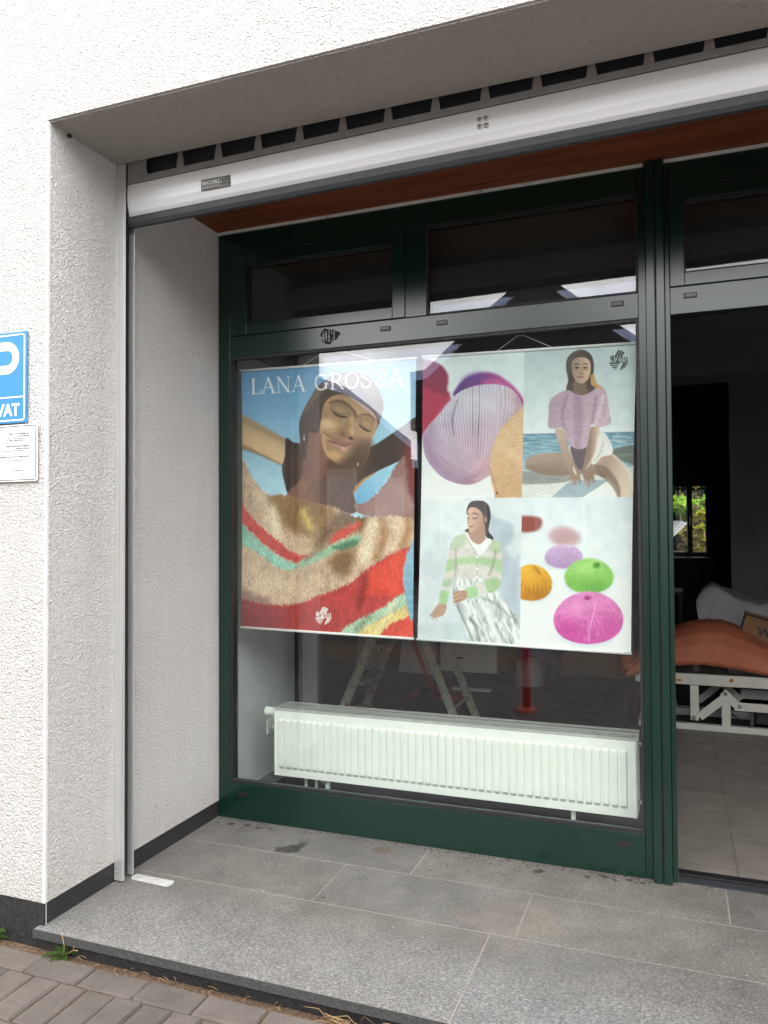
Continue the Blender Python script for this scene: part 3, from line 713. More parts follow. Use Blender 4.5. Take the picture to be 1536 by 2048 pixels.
for xa in (.36, .42): MB().tube([(xa, RY+.10, .0), (xa, RY+.10, .17)], .009).build('supply_pipe', M['white'], rd)
MB().tube([(.475, RY+.035, .178), (.505, RY+.038, .165)], .012).build('vent_plug', M['alu'], rd)
th_ = MB(); n = 36; vs = []; fs = []
prof = [(.149, .010), (.151, .019), (.156, .0225), (.200, .0215), (.203, .016), (.222, .014)]
for x, r_ in prof:
    for j in range(n):
        a = 2*math.pi*j/n; rr = r_*(1-.07*(j % 3 == 0)) if .15 < x < .202 else r_
        vs.append((x, RY+.045+rr*math.cos(a), .497+rr*math.sin(a)))
for i in range(len(prof)-1):
    for j in range(n): fs.append((i*n+j, i*n+(j+1) % n, (i+1)*n+(j+1) % n, (i+1)*n+j))
fs += [tuple(range(n)), tuple(range((len(prof)-1)*n, len(prof)*n))]
th_.add(vs, fs).build('thermostat_valve', M['white'], rd)
for zz in (.497, .24): MB().tube([(RX1+.003, RY+.04, zz), (RX1+.02, RY+.04, zz)], .011).build('end_plug', M['steel'], rd)
sk = thing('wall_socket', 'white wall socket on the inner left wall beside the radiator valve', 'socket', (0, 1.69, .33))
MB().box(.0002, .010, 1.65, 1.73, .292, .372).build('socket_frame', M['white'], sk, .002)
MB().lathe([(.022, 0), (.022, .003), (.018, .003), (.018, .001), (0, .001)], (0, 0, 0), 24).build('socket_face', M['white'], sk).data.transform(Matrix.Translation((.0102, 1.69, .332)) @ Matrix.Rotation(R(90), 4, 'Y'))

# ================================================================== printed posters
def vnoise(X, Y, sx, sy, seed=0, octv=1):
    out = np.zeros_like(X); amp = 1; tot = 0
    for o in range(octv):
        rng = np.random.RandomState(seed+o*17); tab = rng.rand(256, 256)
        x = X/sx*(2**o); y = Y/sy*(2**o); xi = np.floor(x).astype(int); yi = np.floor(y).astype(int); fx = x-xi; fy = y-yi
        fx = fx*fx*(3-2*fx); fy = fy*fy*(3-2*fy)
        g = lambda a, b: tab[a % 256, b % 256]
        out += amp*((g(xi, yi)*(1-fx)+g(xi+1, yi)*fx)*(1-fy)+(g(xi, yi+1)*(1-fx)+g(xi+1, yi+1)*fx)*fy); tot += amp; amp *= .5
    return out/tot
def homog(q, U, V):
    (x0, y0), (x1, y1), (x2, y2), (x3, y3) = q   # TL TR BR BL
    dx1, dx2, dx3 = x1-x2, x3-x2, x0-x1+x2-x3; dy1, dy2, dy3 = y1-y2, y3-y2, y0-y1+y2-y3
    det = dx1*dy2-dx2*dy1; g = (dx3*dy2-dx2*dy3)/det; h = (dx1*dy3-dx3*dy1)/det
    a, b, c = x1-x0+g*x1, x3-x0+h*x3, x0; d, e, f = y1-y0+g*y1, y3-y0+h*y3, y0
    w_ = g*U+h*V+1; return (a*U+b*V+c)/w_, (d*U+e*V+f)/w_
def hx(c): return np.array([int(c[i:i+2], 16)/255 for i in (0, 2, 4)])
class Paint:
    def __init__(s, quad, nu, nv):
        U, V = np.meshgrid(np.linspace(0, 1, nu+1), np.linspace(0, 1, nv+1)); s.X, s.Y = homog(quad, U, V)
        s.rgb = np.zeros(s.X.shape+(3,)); s.wx = 0; s.wy = 0; s.X0, s.Y0 = s.X, s.Y; s.clip = None
    def warp(s, X=None, Y=None):
        s.X, s.Y = (s.X0, s.Y0) if X is None else (X, Y)
    def _apply(s, idx, al, col, mode):
        if callable(col): col = col(s.X[idx], s.Y[idx])
        elif isinstance(col, str): col = hx(col)
        if s.clip is not None: al = al*s.clip[idx]
        al = al[..., None]
        if mode == 'mul': s.rgb[idx] *= (1-al+al*col)
        elif mode == 'add': s.rgb[idx] = np.clip(s.rgb[idx]+al*col, 0, 1)
        else: s.rgb[idx] = s.rgb[idx]*(1-al)+col*al
    def _box(s, x0, y0, x1, y1):
        m_ = (s.X > x0) & (s.X < x1) & (s.Y > y0) & (s.Y < y1); ii = np.where(m_.any(1))[0]; jj = np.where(m_.any(0))[0]
        if len(ii) == 0: return None
        return (slice(ii[0], ii[-1]+1), slice(jj[0], jj[-1]+1))
    def cr(s, P, closed=True, n=5):
        P = np.array(P, float); N = len(P); out = []
        rng = range(N) if closed else range(N-1)
        for i in rng:
            if closed: a, b, c, d = P[(i-1) % N], P[i], P[(i+1) % N], P[(i+2) % N]
            else: a, b, c, d = P[max(i-1, 0)], P[i], P[i+1], P[min(i+2, N-1)]
            for t in np.arange(n)/n: out.append(.5*((2*b)+(-a+c)*t+(2*a-5*b+4*c-d)*t*t+(-a+3*b-3*c+d)*t**3))
        if not closed: out.append(P[-1])
        return np.array(out)
    def sdf(s, P, idx):
        X, Y = s.X[idx], s.Y[idx]; d2 = np.full(X.shape, 1e12); ins = np.zeros(X.shape, bool); N = len(P)
        for i in range(N):
            ax, ay = P[i]; bx, by = P[(i+1) % N]; ex, ey = bx-ax, by-ay; L2 = ex*ex+ey*ey+1e-9
            t = np.clip(((X-ax)*ex+(Y-ay)*ey)/L2, 0, 1); d2 = np.minimum(d2, (X-ax-t*ex)**2+(Y-ay-t*ey)**2)
            if ay != by: ins ^= ((ay > Y) != (by > Y)) & (X < ex*(Y-ay)/(by-ay)+ax)
        return np.where(ins, 1, -1)*np.sqrt(d2)
    def poly(s, P, col, f=2.5, sm=True, a=1., mode='mix', keep=False):
        P = s.cr(P) if sm else np.array(P, float)
        pd = f+2; idx = s._box(P[:, 0].min()-pd, P[:, 1].min()-pd, P[:, 0].max()+pd, P[:, 1].max()+pd)
        if idx is None: return
        t = np.clip(s.sdf(P, idx)/f*.5+.5, 0, 1); al = t*t*(3-2*t)*a
        if keep: full = np.zeros(s.X.shape); full[idx] = al; return full
        s._apply(idx, al, col, mode)
    def line(s, P, w_, col, f=1.5, a=1., sm=True, mode='mix'):
        P = s.cr(P, False) if sm and len(P) > 2 else np.array(P, float); N = len(P)
        ws = np.interp(np.linspace(0, 1, N), np.linspace(0, 1, len(w_)), w_) if isinstance(w_, (list, tuple)) else np.full(N, w_)
        pd = ws.max()+f+2; idx = s._box(P[:, 0].min()-pd, P[:, 1].min()-pd, P[:, 0].max()+pd, P[:, 1].max()+pd)
        if idx is None: return
        X, Y = s.X[idx], s.Y[idx]; d = np.full(X.shape, 1e9)
        for i in range(N-1):
            ax, ay = P[i]; ex, ey = P[i+1]-P[i]; t = np.clip(((X-ax)*ex+(Y-ay)*ey)/(ex*ex+ey*ey+1e-9), 0, 1)
            d = np.minimum(d, np.hypot(X-ax-t*ex, Y-ay-t*ey)-(ws[i]*(1-t)+ws[i+1]*t)/2)
        t = np.clip(-d/f*.5+.5, 0, 1); s._apply(idx, t*a, col, mode)
    def ell(s, cx, cy, rx, ry, col, f=3, rot=0, a=1., mode='mix'):
        pd = max(rx, ry)+f*2; idx = s._box(cx-pd, cy-pd, cx+pd, cy+pd)
        if idx is None: return
        c, q = math.cos(R(rot)), math.sin(R(rot)); X, Y = s.X[idx]-cx, s.Y[idx]-cy
        u, v = X*c+Y*q, -X*q+Y*c; r_ = np.sqrt((u/rx)**2+(v/ry)**2)
        t = np.clip((1-r_)*min(rx, ry)/f*.5+.5, 0, 1); s._apply(idx, t*t*(3-2*t)*a, col, mode)
def grad(p, c, q, d):
    c, d = hx(c), hx(d); p, q = np.array(p, float), np.array(q, float); e = q-p; L2 = (e**2).sum()
    def fn(X, Y): t = np.clip(((X-p[0])*e[0]+(Y-p[1])*e[1])/L2, 0, 1)[..., None]; return c*(1-t)+d*t
    return fn
# letter strokes in a unit box, (points, weight) with 1 = thick, .35 = thin
def _arc(cx, cy, rx, ry, a0, a1, n=10): return [(cx+rx*math.cos(R(a0+(a1-a0)*i/n)), cy+ry*math.sin(R(a0+(a1-a0)*i/n))) for i in range(n+1)]
GL = {'L': [([(.2, 0), (.2, 1)], 1), ([(.02, 1), (.42, 1)], .3), ([(.02, 0), (.92, 0), (.97, .25)], .35)],
      'A': [([(.08, 0), (.5, 1)], .35), ([(.5, 1), (.9, 0)], 1), ([(.24, .36), (.76, .36)], .35), ([(-.06, 0), (.22, 0)], .3), ([(.74, 0), (1.06, 0)], .3)],
      'N': [([(.14, 0), (.14, 1)], .35), ([(.12, 1), (.86, 0)], 1), ([(.86, 0), (.86, 1)], .35), ([(0, 0), (.28, 0)], .3), ([(-.02, 1), (.2, 1)], .3), ([(.72, 1), (1, 1)], .3)],
      'G': [(_arc(.52, .5, .46, .5, 50, 320, 16), .75), ([(.9, .08), (.9, .42)], .9), ([(.72, .42), (1.04, .42)], .3), ([(.84, .86), (.88, .66)], .35)],
      'R': [([(.2, 0), (.2, 1)], 1), ([(.03, 1), (.45, 1)]+_arc(.45, .75, .32, .25, 90, -90, 8)+[(.2, .5)], .6), ([(.45, .5), (.95, 0)], .9), ([(.03, 0), (.38, 0)], .3), ([(.86, 0), (1.06, 0)], .3)],
      'O': [(_arc(.5, .5, .46, .5, 0, 360, 22), .7)],
      'S': [([(.80, .74), (.76, .93), (.5, 1.0), (.24, .92), (.20, .72), (.42, .56), (.66, .44), (.82, .27), (.70, .05), (.44, 0), (.2, .07), (.14, .28)], .7)]}
def word(pt, body, boxes, base, h, wt, col, a=1., f=1.6):
    """boxes: (x0, x1) per letter; base(x) -> baseline y; h(x) -> cap height"""
    for ch, (x0, x1) in zip(body, boxes):
        for P, k_ in GL[ch]:
            Q = [(x0+(x1-x0)*u, base(x0+(x1-x0)*u)-v*h(x0)) for u, v in P]
            pt.line(Q, max(wt*k_, wt*.3), col, f, a, sm=False)
def logo(pt, cx, cy, r, fg, bgc=None):
    base_clip = pt.clip
    full = np.clip((1-np.hypot((pt.X-cx)/r, (pt.Y-cy)/(r*1.08)))*r/2+.5, 0, 1); pt.clip = full
    for i in range(4): pt.line([(cx-r*1.1+i*r*.02, cy+r*(.34+.22*i)), (cx+r*(.05-.12*i), cy+r*(.34+.22*i))], r*.13, fg, 1.2, sm=False)
    for i in range(3): pt.line([(cx-r*.32+i*r*.30, cy-r*.38), (cx+r*(.12+.30*i), cy-r*1.15)], r*.2, fg, 1.2, sm=False)
    for i in range(3): pt.line([(cx+r*(.22+.28*i), cy+r*1.15), (cx+r*(.62+.28*i), cy+r*.34)], r*.2, fg, 1.2, sm=False)
    pt.clip = base_clip
    bx = [(cx-r*.38+i*r*.235, cx-r*.38+i*r*.235+r*.18) for i in range(6)]
    word(pt, 'GROSSA', bx, lambda x: cy+r*.27, lambda x: r*.56, r*.10, fg, 1, 1.)
    for i in range(4):
        y0 = cy+r*.27-i*r*.20; ltr = 'LANA'[i]
        for P, k_ in GL[ltr]:
            pt.line([(cx-r*.52-v*r*.34, y0-u*r*.15) for u, v in P], r*.07, fg, 1., sm=False)
def poster(name_parent, quad_img, corners, nu, nv, paintfn, gain, bow=.004):
    pt = Paint(quad_img, nu, nv); paintfn(pt)
    gr0 = np.random.RandomState(5).rand(*pt.rgb.shape[:2])-.5; gr1 = vnoise(pt.X0, pt.Y0, 60, 60, 200, 3)-.5
    rgb = np.clip(pt.rgb*(1+(gr0*.05+gr1*.10)[..., None]), 0, 1); l_ = np.where(rgb <= .04045, rgb/12.92, ((rgb+.055)/1.055)**2.4)*gain
    l_ = np.clip(l_, 0, .88)
    U, V = np.meshgrid(np.linspace(0, 1, nu+1), np.linspace(0, 1, nv+1))
    c = np.array(corners, float)   # TL TR BR BL (x, y, z)
    P = ((1-U)*(1-V))[..., None]*c[0]+(U*(1-V))[..., None]*c[1]+(U*V)[..., None]*c[2]+((1-U)*V)[..., None]*c[3]
    P[..., 1] += bow*np.sin(U*math.pi*2.2+.6)*np.sin(V*math.pi)+bow*.6*np.sin(V*math.pi*1.5)
    P[..., 0] += .006*np.sin(V*math.pi)*(U-.5)*-1.2
    N = (nu+1)*(nv+1); me = bpy.data.meshes.new('print_sheet')
    j, i = np.meshgrid(np.arange(nv), np.arange(nu), indexing='ij'); a = j*(nu+1)+i
    F = np.stack([a, a+nu+1, a+nu+2, a+1], -1).reshape(-1, 4)
    me.vertices.add(N); me.vertices.foreach_set('co', P.reshape(-1).astype(np.float32))
    nf = len(F); me.loops.add(nf*4); me.loops.foreach_set('vertex_index', F.reshape(-1).astype(np.int32))
    me.polygons.add(nf); me.polygons.foreach_set('loop_start', (np.arange(nf)*4).astype(np.int32)); me.polygons.foreach_set('use_smooth', np.ones(nf, bool))
    me.update(calc_edges=True); me.validate()
    ca = me.color_attributes.new('print', 'FLOAT_COLOR', 'POINT')
    ca.data.foreach_set('color', np.concatenate([l_.reshape(-1, 3), np.ones((N, 1))], 1).astype(np.float32).ravel())
    k = Mat('poster_print', rough=.45, spec=.4); vc = k.n('ShaderNodeVertexColor', layer_name='print')
    k.color(vc.outputs[0]); k.bump(k.noise(3, 3), .004, .4)
    me.materials.append(k.m); o = bpy.data.objects.new('print_sheet', me); scn.collection.objects.link(o); setp(o, name_parent)
    # thin rods along top and bottom
    tl, tr, br, bl = [Vector(p) for p in corners]
    for A, B in ((tl, tr), (bl, br)):
        d = (B-A).normalized()*.004; MB().tube([A-d+Vector((0, -.003, 0)), B+d+Vector((0, -.003, 0))], .0065, 10).build('hanging_rod', M['rod'], name_parent)
    return o

def paint_left(p):
    # sky and sea
    p.rgb[:] = grad((0, 240), '5f93bf', (0, 1080), 'a9cfe0')(p.X, p.Y)
    p.ell(200, 330, 300, 260, '4f84b2', 200, a=.35); p.ell(1200, 700, 300, 500, 'b4d8e6', 240, a=.5)
    p.poly([(1100, 1330), (1260, 1330), (1260, 2000), (1100, 2000)], grad((0, 1330), '8fb4c6', (0, 1900), '6f9db8'), 10, False)
    for i in range(9): p.line([(1160, 1400+i*55), (1250, 1392+i*55)], 6, 'a8c8d2', 4, .5)
    # raised left arm
    arm = [(130, 585), (175, 600), (240, 637), (320, 688), (400, 732), (460, 760), (520, 785), (560, 830), (540, 960), (470, 950), (410, 912), (330, 872), (250, 835), (160, 800), (120, 790)]
    p.poly(arm, grad((330, 690), 'b49a78', (270, 860), 'c9a57c'), 3)
    p.poly([(130, 585), (240, 637), (430, 745), (430, 775), (300, 715), (130, 620)], '8f7858', 16, a=.7)
    p.poly([(150, 700), (300, 760), (420, 830), (410, 900), (300, 850), (150, 780)], 'dcb98c', 26, a=.55)
    p.poly([(120, 760), (250, 822), (410, 905), (412, 918), (250, 842), (120, 800)], '7a5c40', 8, a=.6)
    # armpit shadow
    p.poly([(432, 742), (480, 768), (535, 785), (600, 900), (600, 1060), (540, 1110), (445, 1083), (425, 1030), (408, 960), (408, 912), (425, 850)], '3d2c26', 4)
    p.ell(500, 900, 50, 90, '57402f', 40, a=.5)
    # right arm in shade and hair behind
    p.poly([(930, 820), (1000, 775), (1060, 735), (1110, 700), (1170, 660), (1260, 620), (1270, 900), (1180, 880), (1130, 893), (1050, 925), (975, 965), (910, 1010), (865, 1075), (840, 1060), (850, 940)], '3a2b26', 5)
    p.poly([(1130, 780), (1200, 740), (1270, 720), (1270, 1000), (1150, 930)], '4b2c29', 20, a=.8)
    # neck
    p.poly([(520, 760), (640, 760), (740, 860), (880, 880), (880, 1000), (862, 1090), (875, 1200), (700, 1220), (450, 1160), (440, 1085), (520, 1000), (545, 880)], grad((500, 1000), '80584a', (880, 1000), '4a3129'), 5)
    p.poly([(560, 800), (640, 830), (650, 960), (600, 1130), (500, 1130), (520, 1000)], '8f6454', 30, a=.6)
    p.line([(640, 900), (620, 1000), (560, 1110)], [16, 22, 30], '6a463a', 12, .6)
    p.line([(850, 940), (800, 1040), (700, 1140)], [10, 26, 16], '3a2620', 14, .6)
    # hair
    p.poly([(560, 640), (640, 590), (690, 560), (700, 880), (650, 1000), (540, 1010), (545, 860), (556, 760)], grad((560, 800), '7a5549', (680, 800), '8c6250'), 8)
    hair = [(527, 800), (515, 700), (516, 640), (532, 590), (560, 530), (590, 480), (620, 430), (665, 385), (730, 345), (810, 325), (890, 330), (960, 365), (1010, 430), (1040, 520), (1030, 600), (1000, 680), (975, 700), (985, 600), (930, 540), (860, 495), (800, 466), (740, 468), (690, 500), (655, 556), (620, 596), (590, 640), (574, 720), (562, 800), (552, 870), (536, 850)]
    p.poly(hair, grad((560, 600), '43372f', (960, 420), '6b5646'), 4)
    for i in range(30):
        t = i/29
        p.line([(530+34*t, 780-30*t), (535+45*t, 640-20*t), (580+70*t, 520-20*t), (680+80*t, 400+45*t), (830+30*t, 345+90*t), (960+15*t, 400+110*t)], 3, '7a6455' if i % 3 == 0 else '2a221e', 3, .13)
    p.line([(560, 560), (620, 470), (720, 390), (850, 350)], [6, 26, 26, 8], '93796a', 16, .45)
    p.poly([(560, 640), (600, 540), (680, 440), (780, 400), (900, 440), (1000, 600), (960, 640), (800, 560), (700, 620), (640, 700), (585, 700)], '4a3b32', 8)
    # face
    face = [(655, 610), (665, 545), (690, 500), (740, 470), (800, 470), (860, 495), (930, 540), (985, 590), (1003, 650), (990, 705), (968, 745), (958, 800), (948, 850), (925, 900), (880, 935), (810, 925), (745, 895), (695, 860), (665, 800), (645, 730), (645, 670)]
    p.poly(face, grad((680, 620), 'a57a52', (960, 700), 'bb8f66'), 4)
    fc = p.poly(face, '000000', 4, keep=True); p.clip = fc
    p.ell(760, 540, 90, 40, 'c69a6e', 40, 20, .7); p.ell(905, 600, 60, 40, 'cfa67c', 40, 30, .6)
    p.ell(700, 680, 62, 60, 'd2a474', 34, 20, .9); p.ell(690, 650, 40, 26, 'e2b888', 18, 10, .7)
    p.ell(735, 862, 50, 34, 'd8a263', 22, 20, .95)
    p.line([(672, 720), (668, 780), (690, 840)], [16, 20, 14], 'd8aa76', 9, .8)
    # shadowed lower right of the face, and the nose shadow over the cheek
    p.clip = None; p.poly([(850, 790), (880, 762), (930, 760), (965, 766), (962, 860), (930, 930), (880, 985), (800, 960), (752, 915), (782, 880), (815, 850), (838, 820)], '5a3f2f', 42, a=.9); p.clip = fc
    p.poly([(845, 735), (930, 745), (960, 765), (960, 800), (870, 800), (840, 775)], '8a6448', 26, a=.5)
    p.poly([(668, 702), (690, 704), (716, 700), (742, 698), (769, 676), (800, 684), (832, 700), (846, 722), (846, 748), (820, 752), (785, 748), (750, 752), (722, 742), (692, 724)], '9a7150', 14, a=.75)
    p.ell(796, 716, 26, 18, '70503a', 12, 20, .6); p.line([(672, 706), (700, 730), (735, 748), (775, 754)], [3, 5, 5, 3], '5e3e2a', 6, .7)
    p.line([(664, 690), (700, 690), (742, 684), (775, 660)], [4, 6, 6, 4], '9a7350', 6, .6)
    p.poly([(790, 660), (835, 668), (862, 700), (866, 735), (845, 752), (826, 738), (806, 722)], 'a5764f', 7, a=.9)
    p.ell(846, 700, 16, 26, 'cfa075', 10, -20, .85); p.ell(838, 742, 15, 8, '3a241a', 5, 25, .9)
    # nose bridge light
    p.line([(842, 610), (850, 650), (852, 700)], [18, 16, 20], 'c99c70', 10, .75)
    p.line([(818, 612), (812, 650), (800, 680)], [8, 12, 16], '8f6846', 12, .6)
    # brows
    p.poly([(712, 520), (760, 512), (815, 545), (850, 590), (830, 606), (800, 570), (760, 545), (715, 560)], '6b4b36', 12, a=.5); p.poly([(890, 610), (940, 605), (985, 630), (975, 660), (940, 640), (900, 640)], '7d5c44', 10, a=.45)
    p.poly([(860, 560), (880, 600), (876, 640), (856, 610)], '7a5a42', 10, a=.6)
    p.line([(706, 520), (745, 506), (785, 512), (822, 535), (856, 572), (866, 600)], [3, 11, 17, 16, 10, 4], '4a3324', 9, .85)
    p.line([(884, 606), (915, 592), (950, 596), (985, 622)], [5, 10, 11, 4], '52392a', 8, .8)
    # eye sockets and closed lids
    p.ell(768, 572, 52, 30, '7d5a40', 16, 24, .75); p.ell(770, 562, 40, 20, 'b1875f', 12, 24, .85)
    p.line([(718, 566), (740, 586), (768, 602), (796, 608), (818, 606)], [4, 8, 9, 8, 3], '23170f', 2.5, .95)
    p.line([(722, 584), (750, 606), (790, 622)], [3, 8, 4], '8a6242', 4, .6)
    p.ell(930, 660, 46, 26, '8a6448', 14, 36, .7); p.ell(934, 652, 34, 18, 'c09468', 10, 36, .85)
    p.line([(890, 655), (905, 672), (925, 686), (946, 696), (962, 698)], [4, 7, 9, 7, 3], '23170f', 2.5, .95)
    for i in range(6): p.line([(738+i*14, 588+i*4), (736+i*15, 600+i*4)], 2, '23170f', 1.5, .6, sm=False)
    # mouth
    p.poly([(702, 756), (742, 757), (785, 748), (818, 750), (851, 762), (852, 778), (842, 792), (826, 806), (807, 827), (780, 818), (742, 797), (716, 776)], 'a06558', 5)
    p.poly([(716, 772), (758, 780), (802, 792), (838, 784), (822, 806), (800, 824), (770, 810), (735, 790)], 'bd8273', 7, a=.85)
    p.line([(700, 755), (730, 767), (760, 776), (802, 788), (845, 772)], [4, 6, 5, 5, 3], '5a332a', 3.5, .9)
    p.ell(796, 810, 20, 9, 'dba796', 7, 26, .8); p.ell(812, 758, 22, 7, 'c48f7c', 6, 4, .6)
    p.line([(662, 700), (650, 740), (664, 790)], [4, 9, 5], '8a6040', 6, .6)
    p.clip = None
    p.poly([(700, 880), (760, 905), (850, 950), (870, 1080), (800, 1150), (650, 1120), (640, 980)], '5a3f35', 50, a=.5)
    g_ = p.rgb.mean(-1, keepdims=True); p.rgb = p.rgb*(1-.22*fc[..., None])+g_*.22*fc[..., None]
    p.ell(546, 745, 5, 12, 'c8ccd0', 3); p.ell(546, 722, 3, 5, 'd8dcdf', 2); p.ell(882, 905, 4, 10, 'c8ccd0', 3)
    # ---------------- sweater (fuzzy edges through a warped lookup)
    X0, Y0 = p.X0, p.Y0
    fx = (vnoise(X0+.3*Y0, Y0, 4, 14, 3)-.5)*16+(vnoise(X0, Y0, 9, 20, 9)-.5)*10; fy = (vnoise(X0, Y0, 4, 14, 5)-.5)*22
    p.warp(X0+fx, Y0+fy)
    # sleeve on the right edge
    p.poly([(1128, 892), (1180, 850), (1270, 820), (1270, 1300), (1000, 1240), (880, 1200), (868, 1145), (905, 1150), (960, 1122), (1020, 1065), (1075, 985), (1105, 930)], '8f6a66', 3)
    p.poly([(1180, 790), (1270, 760), (1270, 1120), (1210, 1120), (1190, 980)], '6e2a27', 14, a=.9)
    p.poly([(1000, 1090), (1090, 1000), (1180, 1060), (1230, 1180), (1000, 1240), (900, 1190)], 'a07f7c', 24, a=.7)
    # gap of sky between face and sleeve
    p.warp(X0+fx*.3, Y0+fy*.3)
    p.poly([(1135, 888), (1060, 928), (985, 968), (925, 1010), (875, 1065), (858, 1082), (862, 1120), (880, 1150), (905, 1150), (955, 1122), (1010, 1068), (1060, 995), (1095, 935)], grad((1100, 900), '9fd2e4', (870, 1150), '6aa3cc'), 3)
    p.line([(860, 1080), (880, 1040), (930, 995), (990, 958)], [14, 20, 16, 6], 'b98c55', 6, .85)
    p.warp(X0+fx, Y0+fy)
    body = [(100, 860), (172, 885), (200, 945), (245, 1020), (290, 1070), (340, 1100), (400, 1092), (450, 1098), (520, 1128), (620, 1150), (720, 1168), (800, 1200), (880, 1232), (960, 1235), (1060, 1225), (1150, 1228), (1225, 1250), (1245, 1300), (1225, 1380), (1190, 1450), (1168, 1530), (1160, 1620), (1175, 1720), (1200, 1850), (1240, 2010), (60, 2010), (60, 900)]
    bm_ = p.poly(body, '000000', 3, keep=True)
    p.clip = bm_
    p.poly([(-100, 500), (1500, 500), (1500, 2100), (-100, 2100)], 'c3a78e', 1, False)
    p.poly([(100, 850), (200, 940), (300, 1080), (330, 1200), (220, 1260), (100, 1150)], 'b59a82', 20)
    p.poly([(330, 1090), (480, 1090), (640, 1140), (720, 1160), (740, 1230), (640, 1340), (480, 1330), (380, 1230)], '8a6a42', 34)
    p.poly([(780, 1200), (940, 1225), (930, 1300), (860, 1330), (760, 1330), (640, 1420), (600, 1380), (700, 1260)], '6e4f34', 30, a=.9)
    # ridges
    for pts, c, w_, a_ in (([(345, 1180), (370, 1290), (400, 1400)], 'e2cdb6', 50, .8), ([(270, 1090), (300, 1200), (300, 1330)], 'd8c2a8', 34, .7), ([(220, 980), (250, 1120), (240, 1200)], 'cfb9a0', 36, .6),
            ([(545, 1200), (565, 1260), (590, 1300)], 'd9bc6a', 40, .85), ([(640, 1300), (600, 1380), (560, 1430)], 'b39468', 50, .5),
            ([(965, 1280), (950, 1390), (915, 1500)], 'ecd6b8', 58, .9), ([(1140, 1290), (1130, 1370), (1090, 1440)], 'e0c7a8', 54, .8), ([(1040, 1260), (1040, 1360), (1000, 1470)], '94683c', 40, .8),
            ([(1190, 1260), (1190, 1330), (1160, 1410)], '9c6a38', 34, .8), ([(870, 1290), (850, 1340), (850, 1400)], 'ab8b66', 40, .6)):
        p.line(pts, w_, c, 26, a_)
    # red and mint V-band
    p.poly([(150, 1140), (195, 1200), (245, 1262), (320, 1330), (400, 1395), (470, 1448), (540, 1470), (600, 1470), (570, 1500), (520, 1518), (450, 1500), (370, 1452), (290, 1392), (215, 1322), (150, 1260)], 'bf4a44', 6)
    p.poly([(690, 1400), (730, 1345), (790, 1300), (850, 1272), (905, 1262), (890, 1300), (830, 1340), (760, 1378)], 'c24a3c', 8)
    p.poly([(150, 1270), (215, 1335), (290, 1405), (370, 1462), (450, 1510), (510, 1526), (470, 1560), (400, 1552), (320, 1502), (240, 1440), (150, 1380)], '8dbfae', 8)
    p.poly([(520, 1500), (600, 1470), (680, 1425), (760, 1385), (860, 1352), (900, 1350), (890, 1392), (830, 1415), (760, 1436), (690, 1470), (600, 1520), (520, 1545)], '92b79a', 10)
    p.poly([(720, 1420), (800, 1388), (870, 1370), (880, 1400), (800, 1440)], '3f7258', 14, a=.85)
    p.line([(560, 1490), (640, 1440), (700, 1390)], 26, '77624e', 16, .6)
    p.poly([(700, 1500), (760, 1450), (850, 1430), (860, 1470), (830, 1570), (790, 1600), (740, 1580)], '71512c', 34, a=.85)
    p.line([(480, 1600), (620, 1560), (760, 1600)], 60, 'a18c78', 40, .45)
    p.line([(180, 1560), (320, 1640), (500, 1660)], 80, 'd0b9a4', 46, .5)
    p.poly([(60, 1610), (200, 1690), (330, 1735), (300, 1775), (60, 1740)], '7c5f58', 26, a=.7)
    # big red band
    red = [(60, 1700), (170, 1735), (300, 1765), (430, 1772), (520, 1762), (620, 1722), (720, 1690), (830, 1640), (920, 1570), (990, 1520), (1080, 1470), (1200, 1415), (1260, 1400), (1260, 2050), (60, 2050)]
    p.poly(red, grad((180, 1850), '7e2b30', (700, 1800), 'b33a36'), 7)
    p.poly([(930, 1590), (1010, 1530), (1180, 1440), (1180, 1690), (1060, 1720), (930, 1700)], 'd6452f', 26, a=.9)
    p.line([(925, 1600), (915, 1690), (880, 1800)], [40, 46, 30], '7d1f1d', 22, .8)
    p.line([(1120, 1490), (1110, 1590), (1100, 1690)], 40, 'e05a3c', 24, .5)
    p.ell(560, 1860, 240, 60, 'a13a38', 60, 0, .7); p.ell(240, 1900, 150, 70, '6a2228', 60, 0, .6)
    p.poly([(1210, 1690), (1130, 1725), (1030, 1790), (930, 1840), (850, 1880), (780, 1925), (740, 1990), (860, 1985), (960, 1900), (1080, 1830), (1180, 1790), (1240, 1770)], 'a3bfa6', 9)
    p.poly([(1240, 1765), (1150, 1795), (1060, 1838), (960, 1892), (880, 1940), (850, 2000), (980, 2000), (1040, 1935), (1110, 1880), (1240, 1835)], 'd9bf7c', 9)
    p.line([(950, 1840), (900, 1900), (850, 1960)], 30, '6e7f5c', 16, .6)
    p.line([(1100, 1760), (1060, 1850), (1000, 1930)], 34, 'ecdcae', 20, .5)
    p.poly([(1240, 1832), (1170, 1858), (1100, 1885), (1040, 1935), (1000, 2010), (1260, 2010)], 'cf4a3c', 9)
    # knit and mohair texture
    p.warp()
    n1 = vnoise(X0+.45*Y0, Y0, 3.2, 11, 21, 2)*.6+vnoise(X0-.5*Y0, Y0, 3.2, 12, 23, 2)*.4; n2 = vnoise(X0, Y0, 30, 50, 31, 2); rib = .5+.5*np.sin((X0+.04*Y0)*.42+(n2-.5)*8)
    tex = 1+(n1-.5)*.62+(n2-.5)*.18+(rib-.5)*.10*(Y0 > 1500)
    p.rgb = np.where(bm_[..., None] > .01, np.clip(p.rgb*(1+(tex[..., None]-1)*bm_[..., None]), 0, 1), p.rgb)
    p.clip = None
    logo(p, 664, 1838, 50, 'f2ece8')
    base = lambda x: 463-.0605*(x-217); cap = lambda x: 93+.010*(x-217)
